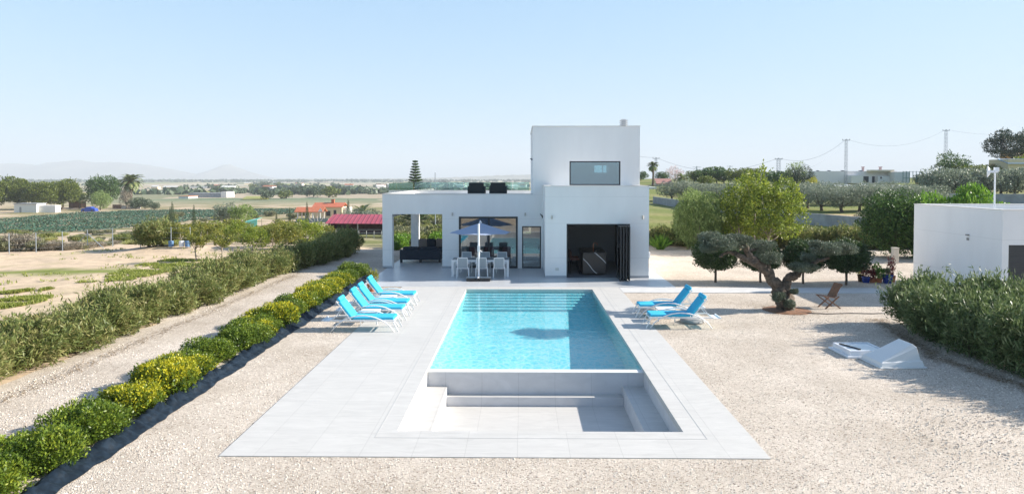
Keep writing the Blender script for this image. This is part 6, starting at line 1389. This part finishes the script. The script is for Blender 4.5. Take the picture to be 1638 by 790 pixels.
# houses near px 1025-1100
t = bld(1050, 1075, 293.5, 309, 165, 'small beige house with pink tiled roof beside the palm', mat('beige_render', (.5, .42, .33), .8), [('window', 1052.5, 1054, 301, 304, DRK, .05), ('window', 1055, 1057, 301, 304, DRK, .05), ('awning', 1056, 1065, 303.8, 305.2, mat('teal_awning', (.05, .35, .28), .6), 1.5)])
mb = MB(); k = 165/FP; mb.add([((1049-833)*k, 164.6, EYE-9.7*k), ((1076-833)*k, 164.6, EYE-9.7*k), ((1075.5-833)*k, 168, EYE-1.8*k), ((1050-833)*k, 168, EYE-1.8*k)], [(0, 1, 2, 3)]); o = mb.build('roof', mat('pink_tile', (.35, .18, .15), .8, var=.2), t); o.modifiers.new('s', 'SOLIDIFY').thickness = .15
bld(1020, 1049, 291, 296, 200, 'low orange building just right of the tower', mat('orange_paint', (.5, .25, .08), .8), [], name='low_building', roof=mat('dark_red_roof', (.2, .07, .05), .8))
bld(1040, 1050, 299, 309, 150, 'grey white outbuilding left of the beige house', WHR, [('door', 1043, 1046, 302, 309, DRK, .05)], name='outbuilding')
bld(1078, 1128, 294, 302, 190, 'long low cream house behind the olive tops', CRM, [('window', 1085, 1088, 296, 299, DRK, .05), ('window', 1100, 1103, 296, 299, DRK, .05)], roof=mat('brown_roof', (.25, .13, .09), .8))
t = make_palm('fan palm in front of the pylon right of the tower', 4.2, 1.7, 711, 40, .22, .07, ll=.5); sit(t, 1044, 160); t.location.z += .6
t = make_palm('low drooping palm behind the olive grove at left', 1.9, 3.0, 712, 36, .25, .08, ll=.6); sit(t, 1091, 165)
pk = leafmat('almond_blossom', [(.30, .22, .22), (.45, .36, .36), (.6, .5, .5)], .3)
bt3 = make_tree('almond_tree', 'pale pink leafless almond tree behind the beige house', 'tree', 4.8, 2.6, pk, .5, 1500, .3, 953, BARK2, 8, trunk_r=.12, holes=1.2); sit(bt3, 1079, 175)
HT = [(1060, 190, .7, 0, 'small round tree on the skyline above the beige house'), (1109, 180, .9, 1, 'olive green tree left of the skyline clump'), (1122, 178, .9, 0, 'leftmost dark tree of the skyline clump'), (1133, 180, 1.05, 0, 'dark tree in the middle of the skyline clump'), (1146, 182, 1.1, 0, 'tallest dark tree of the skyline clump'),
      (1158, 178, .9, 0, 'dark tree ending the skyline clump'), (1130, 160, .7, 1, 'low bright tree under the skyline clump'), (1182, 170, 1.05, 1, 'brownish tree behind the airy tree'), (1200, 175, 1.1, 1, 'rounded tree behind the airy tree top'), (1225, 168, .9, 0, 'dark tree hidden behind the yellow green crown'), (1250, 150, 1.0, 0, 'dark green tree left of the feathery tree'), (1256, 128, .75, 1, 'lower tree left of the dark bushy tree'), (1025, 210, .7, 0, 'small dark bush beside the orange building')]
for px, Y, s, w_, lb in HT: sit((bt, bt2)[w_], px, Y, px, s, label=lb, group='trees along the right skyline')
brp = bush_proto(530, LF['dry'], 1.2, 1.3, 2200, .16, .15, 'dry_bush'); 
for px, Y, s, lb in ((1380, 62, 1.0, 'pinkish dry bush in front of the boundary wall'), (1362, 60, .8, 'smaller dry bush left of the pinkish one'), (1395, 64, 1.1, 'dry bush touching the big dark round tree')): sit(brp, px, Y, px, s, label=lb)
# ================================================================== FAR PLAIN
# individual mid distance trees and farms on the plain
far_t = [make_tree('plain_tree', 'round tree on the plain', 'tree', 5.5, 4.2, LF['far'], .3, 700, 1.1, 961, BARKD, 7, trunk_r=.3, limbs=False), make_tree('plain_tree', 'round tree on the plain', 'tree', 5.0, 4.2, LF['carob'], .3, 700, 1.1, 962, BARKD, 7, trunk_r=.3, limbs=False)]
FT = [(500, 315, 1.5, 'dark round tree above the farmhouse, left of a pair'), (525, 316, 1.6, 'dark round tree above the farmhouse, right of a pair'), (478, 312, 1.3, 'smaller green tree left of the dark pair'), (455, 318, 1.1, 'green tree at the end of the yellow field'), (425, 319, 1.1, 'olive green tree beside the yellow strip'), (403, 302, 1.5, 'lone round tree above the yellow strip'), (420, 300, 1.9, 'broad far tree in the middle of the plain'), (444, 300, 1.8, 'second broad far tree in the middle of the plain'),
      (1, 0, 0, '')]
for i, (px, py, s, lb) in enumerate(FT[:-1]): p = at(px, py); place(far_t[i % 2], (p.x, p.y, p.z-.2), i, (s, s, s*.9), label=lb, group='single trees on the plain')
yf = MB(); q4 = [at(384, 320), at(428, 319.5), at(426, 314.5), at(392, 315)]; yf.poly([v+Vector((0, 0, .35)) for v in q4]); o = yf.build('flower_field', LF['yellow']); tag(o, kind='structure')
for i, (px0, px1, yt, yb, lb, m_, rf) in enumerate(((298, 350, 309, 316, 'long grey warehouse with white end wall on the plain', GREYC, None), (350.5, 360, 307, 316, 'white gabled end building beside the grey warehouse', WHR, None), (282, 298, 314.5, 318, 'low building with orange roof left of the grey warehouse', WHR, TERRA), (421, 436, 298, 302, 'white farm building far out on the plain', WHR, None),
      (549, 561, 301, 305, 'small white farm behind the cypress and palm', WHR, None), (262, 276, 303, 306, 'pale low farm right of the tall date palm', WHR, None), (300, 330, 298.5, 301, 'row of pale greenhouses far out on the plain', WHR, None), (1000, 1016, 293, 297, 'pale farm hidden beside the tower', WHR, None))):
    p = at((px0+px1)/2, yb); bld(px0, px1, yt, yb, p.y, lb, m_, [], name='farm_building', depth=12, roof=rf)
r_ = random.Random(44)
for i in range(18):
    px = r_.uniform(225, 840); Y = r_.uniform(700, 1900); k = Y/FP; p = gp(px, Y); w_ = r_.uniform(4, 8); h_ = r_.uniform(3.2, 5)
    t = thing('plain_farmhouse', 'tiny white or cream farmhouse far out on the plain, beyond telling apart', 'house', (p.x, p.y, p.z), r_.uniform(-.5, .5), 'tiny farmhouses on the plain')
    mb = MB(); mb.box(-w_, w_, 0, 8, -.5, h_); mb.build('wall', (WHR, CRM, WHR)[i % 3], t); mb = MB(); gable(mb, -w_, w_, 0, 8, h_, 1.4, 'x', .4); o = mb.build('roof', (TERRA, CONC, WHR)[i % 3], t); o.modifiers.new('s', 'SOLIDIFY').thickness = .2
# far tree belts: beyond counting
def belts():
    rg = np.random.default_rng(17); cl = []
    for k_ in range(5200):
        u = rg.random(); Y = 330*(3600/330)**(u**.75); band = 0
        px = rg.uniform(-60, 1060); x = (px-833)*Y/FP
        q = noise.noise(Vector((x*.0035, Y*.006, 2)))+.55*noise.noise(Vector((x*.015, Y*.03, 6)))
        py = 284+(EYE-hz(x, Y))*FP/Y
        if Y < 1700 and q < (.30 if Y > 500 else .36): continue
        if Y < 520 and rg.random() < .5: continue
        if 1700 < Y < 2300: continue
        if px > 860 and Y < 600: continue
        s = rg.uniform(2.2, 4.6)*(1 if Y < 1700 else 1.5); cl.append((x, Y, hz(x, Y)+s*.45, s*1.25, s*1.25, s*.75))
    cl = np.array(cl); rep = 16; n = len(cl)*rep; idx = np.repeat(np.arange(len(cl)), rep)
    d = rg.normal(size=(n, 3)); d /= np.linalg.norm(d, axis=1)[:, None]; p = cl[idx, :3]+d*cl[idx, 3:6]*rg.uniform(.6, 1, n)[:, None]
    ax = rg.normal(size=(n, 3)); ax /= np.linalg.norm(ax, axis=1)[:, None]; s_ = np.cross(ax, d); s_ /= np.linalg.norm(s_, axis=1)[:, None]+1e-6; sz = cl[idx, 3][:, None]*.55
    v = np.empty((n, 4, 3)); v[:, 0] = p-ax*sz; v[:, 1] = p+s_*sz; v[:, 2] = p+ax*sz; v[:, 3] = p-s_*sz
    me = bpy.data.meshes.new('distant_trees'); me.vertices.add(n*4); me.vertices.foreach_set('co', v.ravel()); me.loops.add(n*4); me.loops.foreach_set('vertex_index', np.arange(n*4)); me.polygons.add(n); me.polygons.foreach_set('loop_start', np.arange(n)*4); me.update(calc_edges=True)
    me.materials.append(LF['far']); o = bpy.data.objects.new('distant_trees', me); C.objects.link(o); tag(o, 'far belts of dark trees scattered over the plain to the horizon', 'trees', kind='stuff')
belts()
# mountains and low ridge
def ridge(name, prof, Y, m_, depth=900, zb=-20):
    k = Y/FP; mb = MB(); vs = []; fs = []
    P = []
    for i in range(len(prof)-1):
        (a, b), (c, d) = prof[i], prof[i+1]; n = max(2, int(abs(c-a)/3))
        for j in range(n): u = j/n; P.append((a+(c-a)*u, b+(d-b)*u+noise.noise(Vector(((a+(c-a)*u)*.12, Y, 0)))*.9))
    P.append(prof[-1])
    for px, py in P:
        x = (px-833)*k; z = EYE+(284-py)*k
        for q, (dy, f_) in enumerate(((-depth, 0), (-depth*.6, .35), (-depth*.25, .75), (0, 1), (depth*.6, .4), (depth, 0))):
            vs.append((x+noise.noise(Vector((x*.002, q, 3)))*80, Y+dy, zb+(z-zb)*f_+(noise.noise(Vector((x*.004, q*3.1, 1)))*30*f_*(1 if q not in (3,) else 0))*(1 if z > 60 else .1)))
    for i in range(len(P)-1):
        for q in range(5): fs.append((i*6+q, (i+1)*6+q, (i+1)*6+q+1, i*6+q+1))
    mb.add(vs, fs); tag(mb.build(name, m_, smooth=True), kind='structure')
MT = mat('bare_mountain', (.22, .20, .17), .95, var=.2, vscale=.004)
ridge('mountains', [(-200, 268), (-120, 262), (-40, 264), (0, 261), (30, 262), (60, 264), (72, 260), (95, 258.5), (108, 257), (122, 255.5), (135, 258), (150, 260), (175, 259), (210, 261), (235, 264), (262, 269), (300, 276), (330, 283), (345, 287)], 7500, MT)
ridge('mountains', [(300, 287), (325, 278), (345, 268), (352, 264), (362, 263), (372, 268), (392, 275), (415, 282), (440, 287)], 7900, MT)
ridge('hills', [(560, 287), (640, 285.5), (700, 284.5), (760, 282.5), (800, 280.5), (860, 279), (900, 280), (980, 283), (1060, 286)], 5200, mat('low_hill', (.22, .21, .15), .95, var=.3, vscale=.01), 500)
# haze
mb = MB(); mb.box(-9500, 9500, -45, 14500, -30, 330)
hm = bpy.data.materials.new('haze'); hm.use_nodes = True; n = hm.node_tree; n.nodes.clear(); o_ = n.nodes.new('ShaderNodeOutputMaterial'); pv = n.nodes.new('ShaderNodeVolumePrincipled')
pv.inputs['Color'].default_value = (.84, .90, .95, 1); pv.inputs['Density'].default_value = 2.2e-4; pv.inputs['Anisotropy'].default_value = 0
n.links.new(pv.outputs[0], o_.inputs['Volume'])
o = mb.build('haze', hm); tag(o, kind='stuff')
hm.cycles.homogeneous_volume = True if hasattr(hm, 'cycles') and hasattr(hm.cycles, 'homogeneous_volume') else True
for o in bpy.data.objects:
    for k_ in ('_w', '_h'):
        if k_ in o: del o[k_]
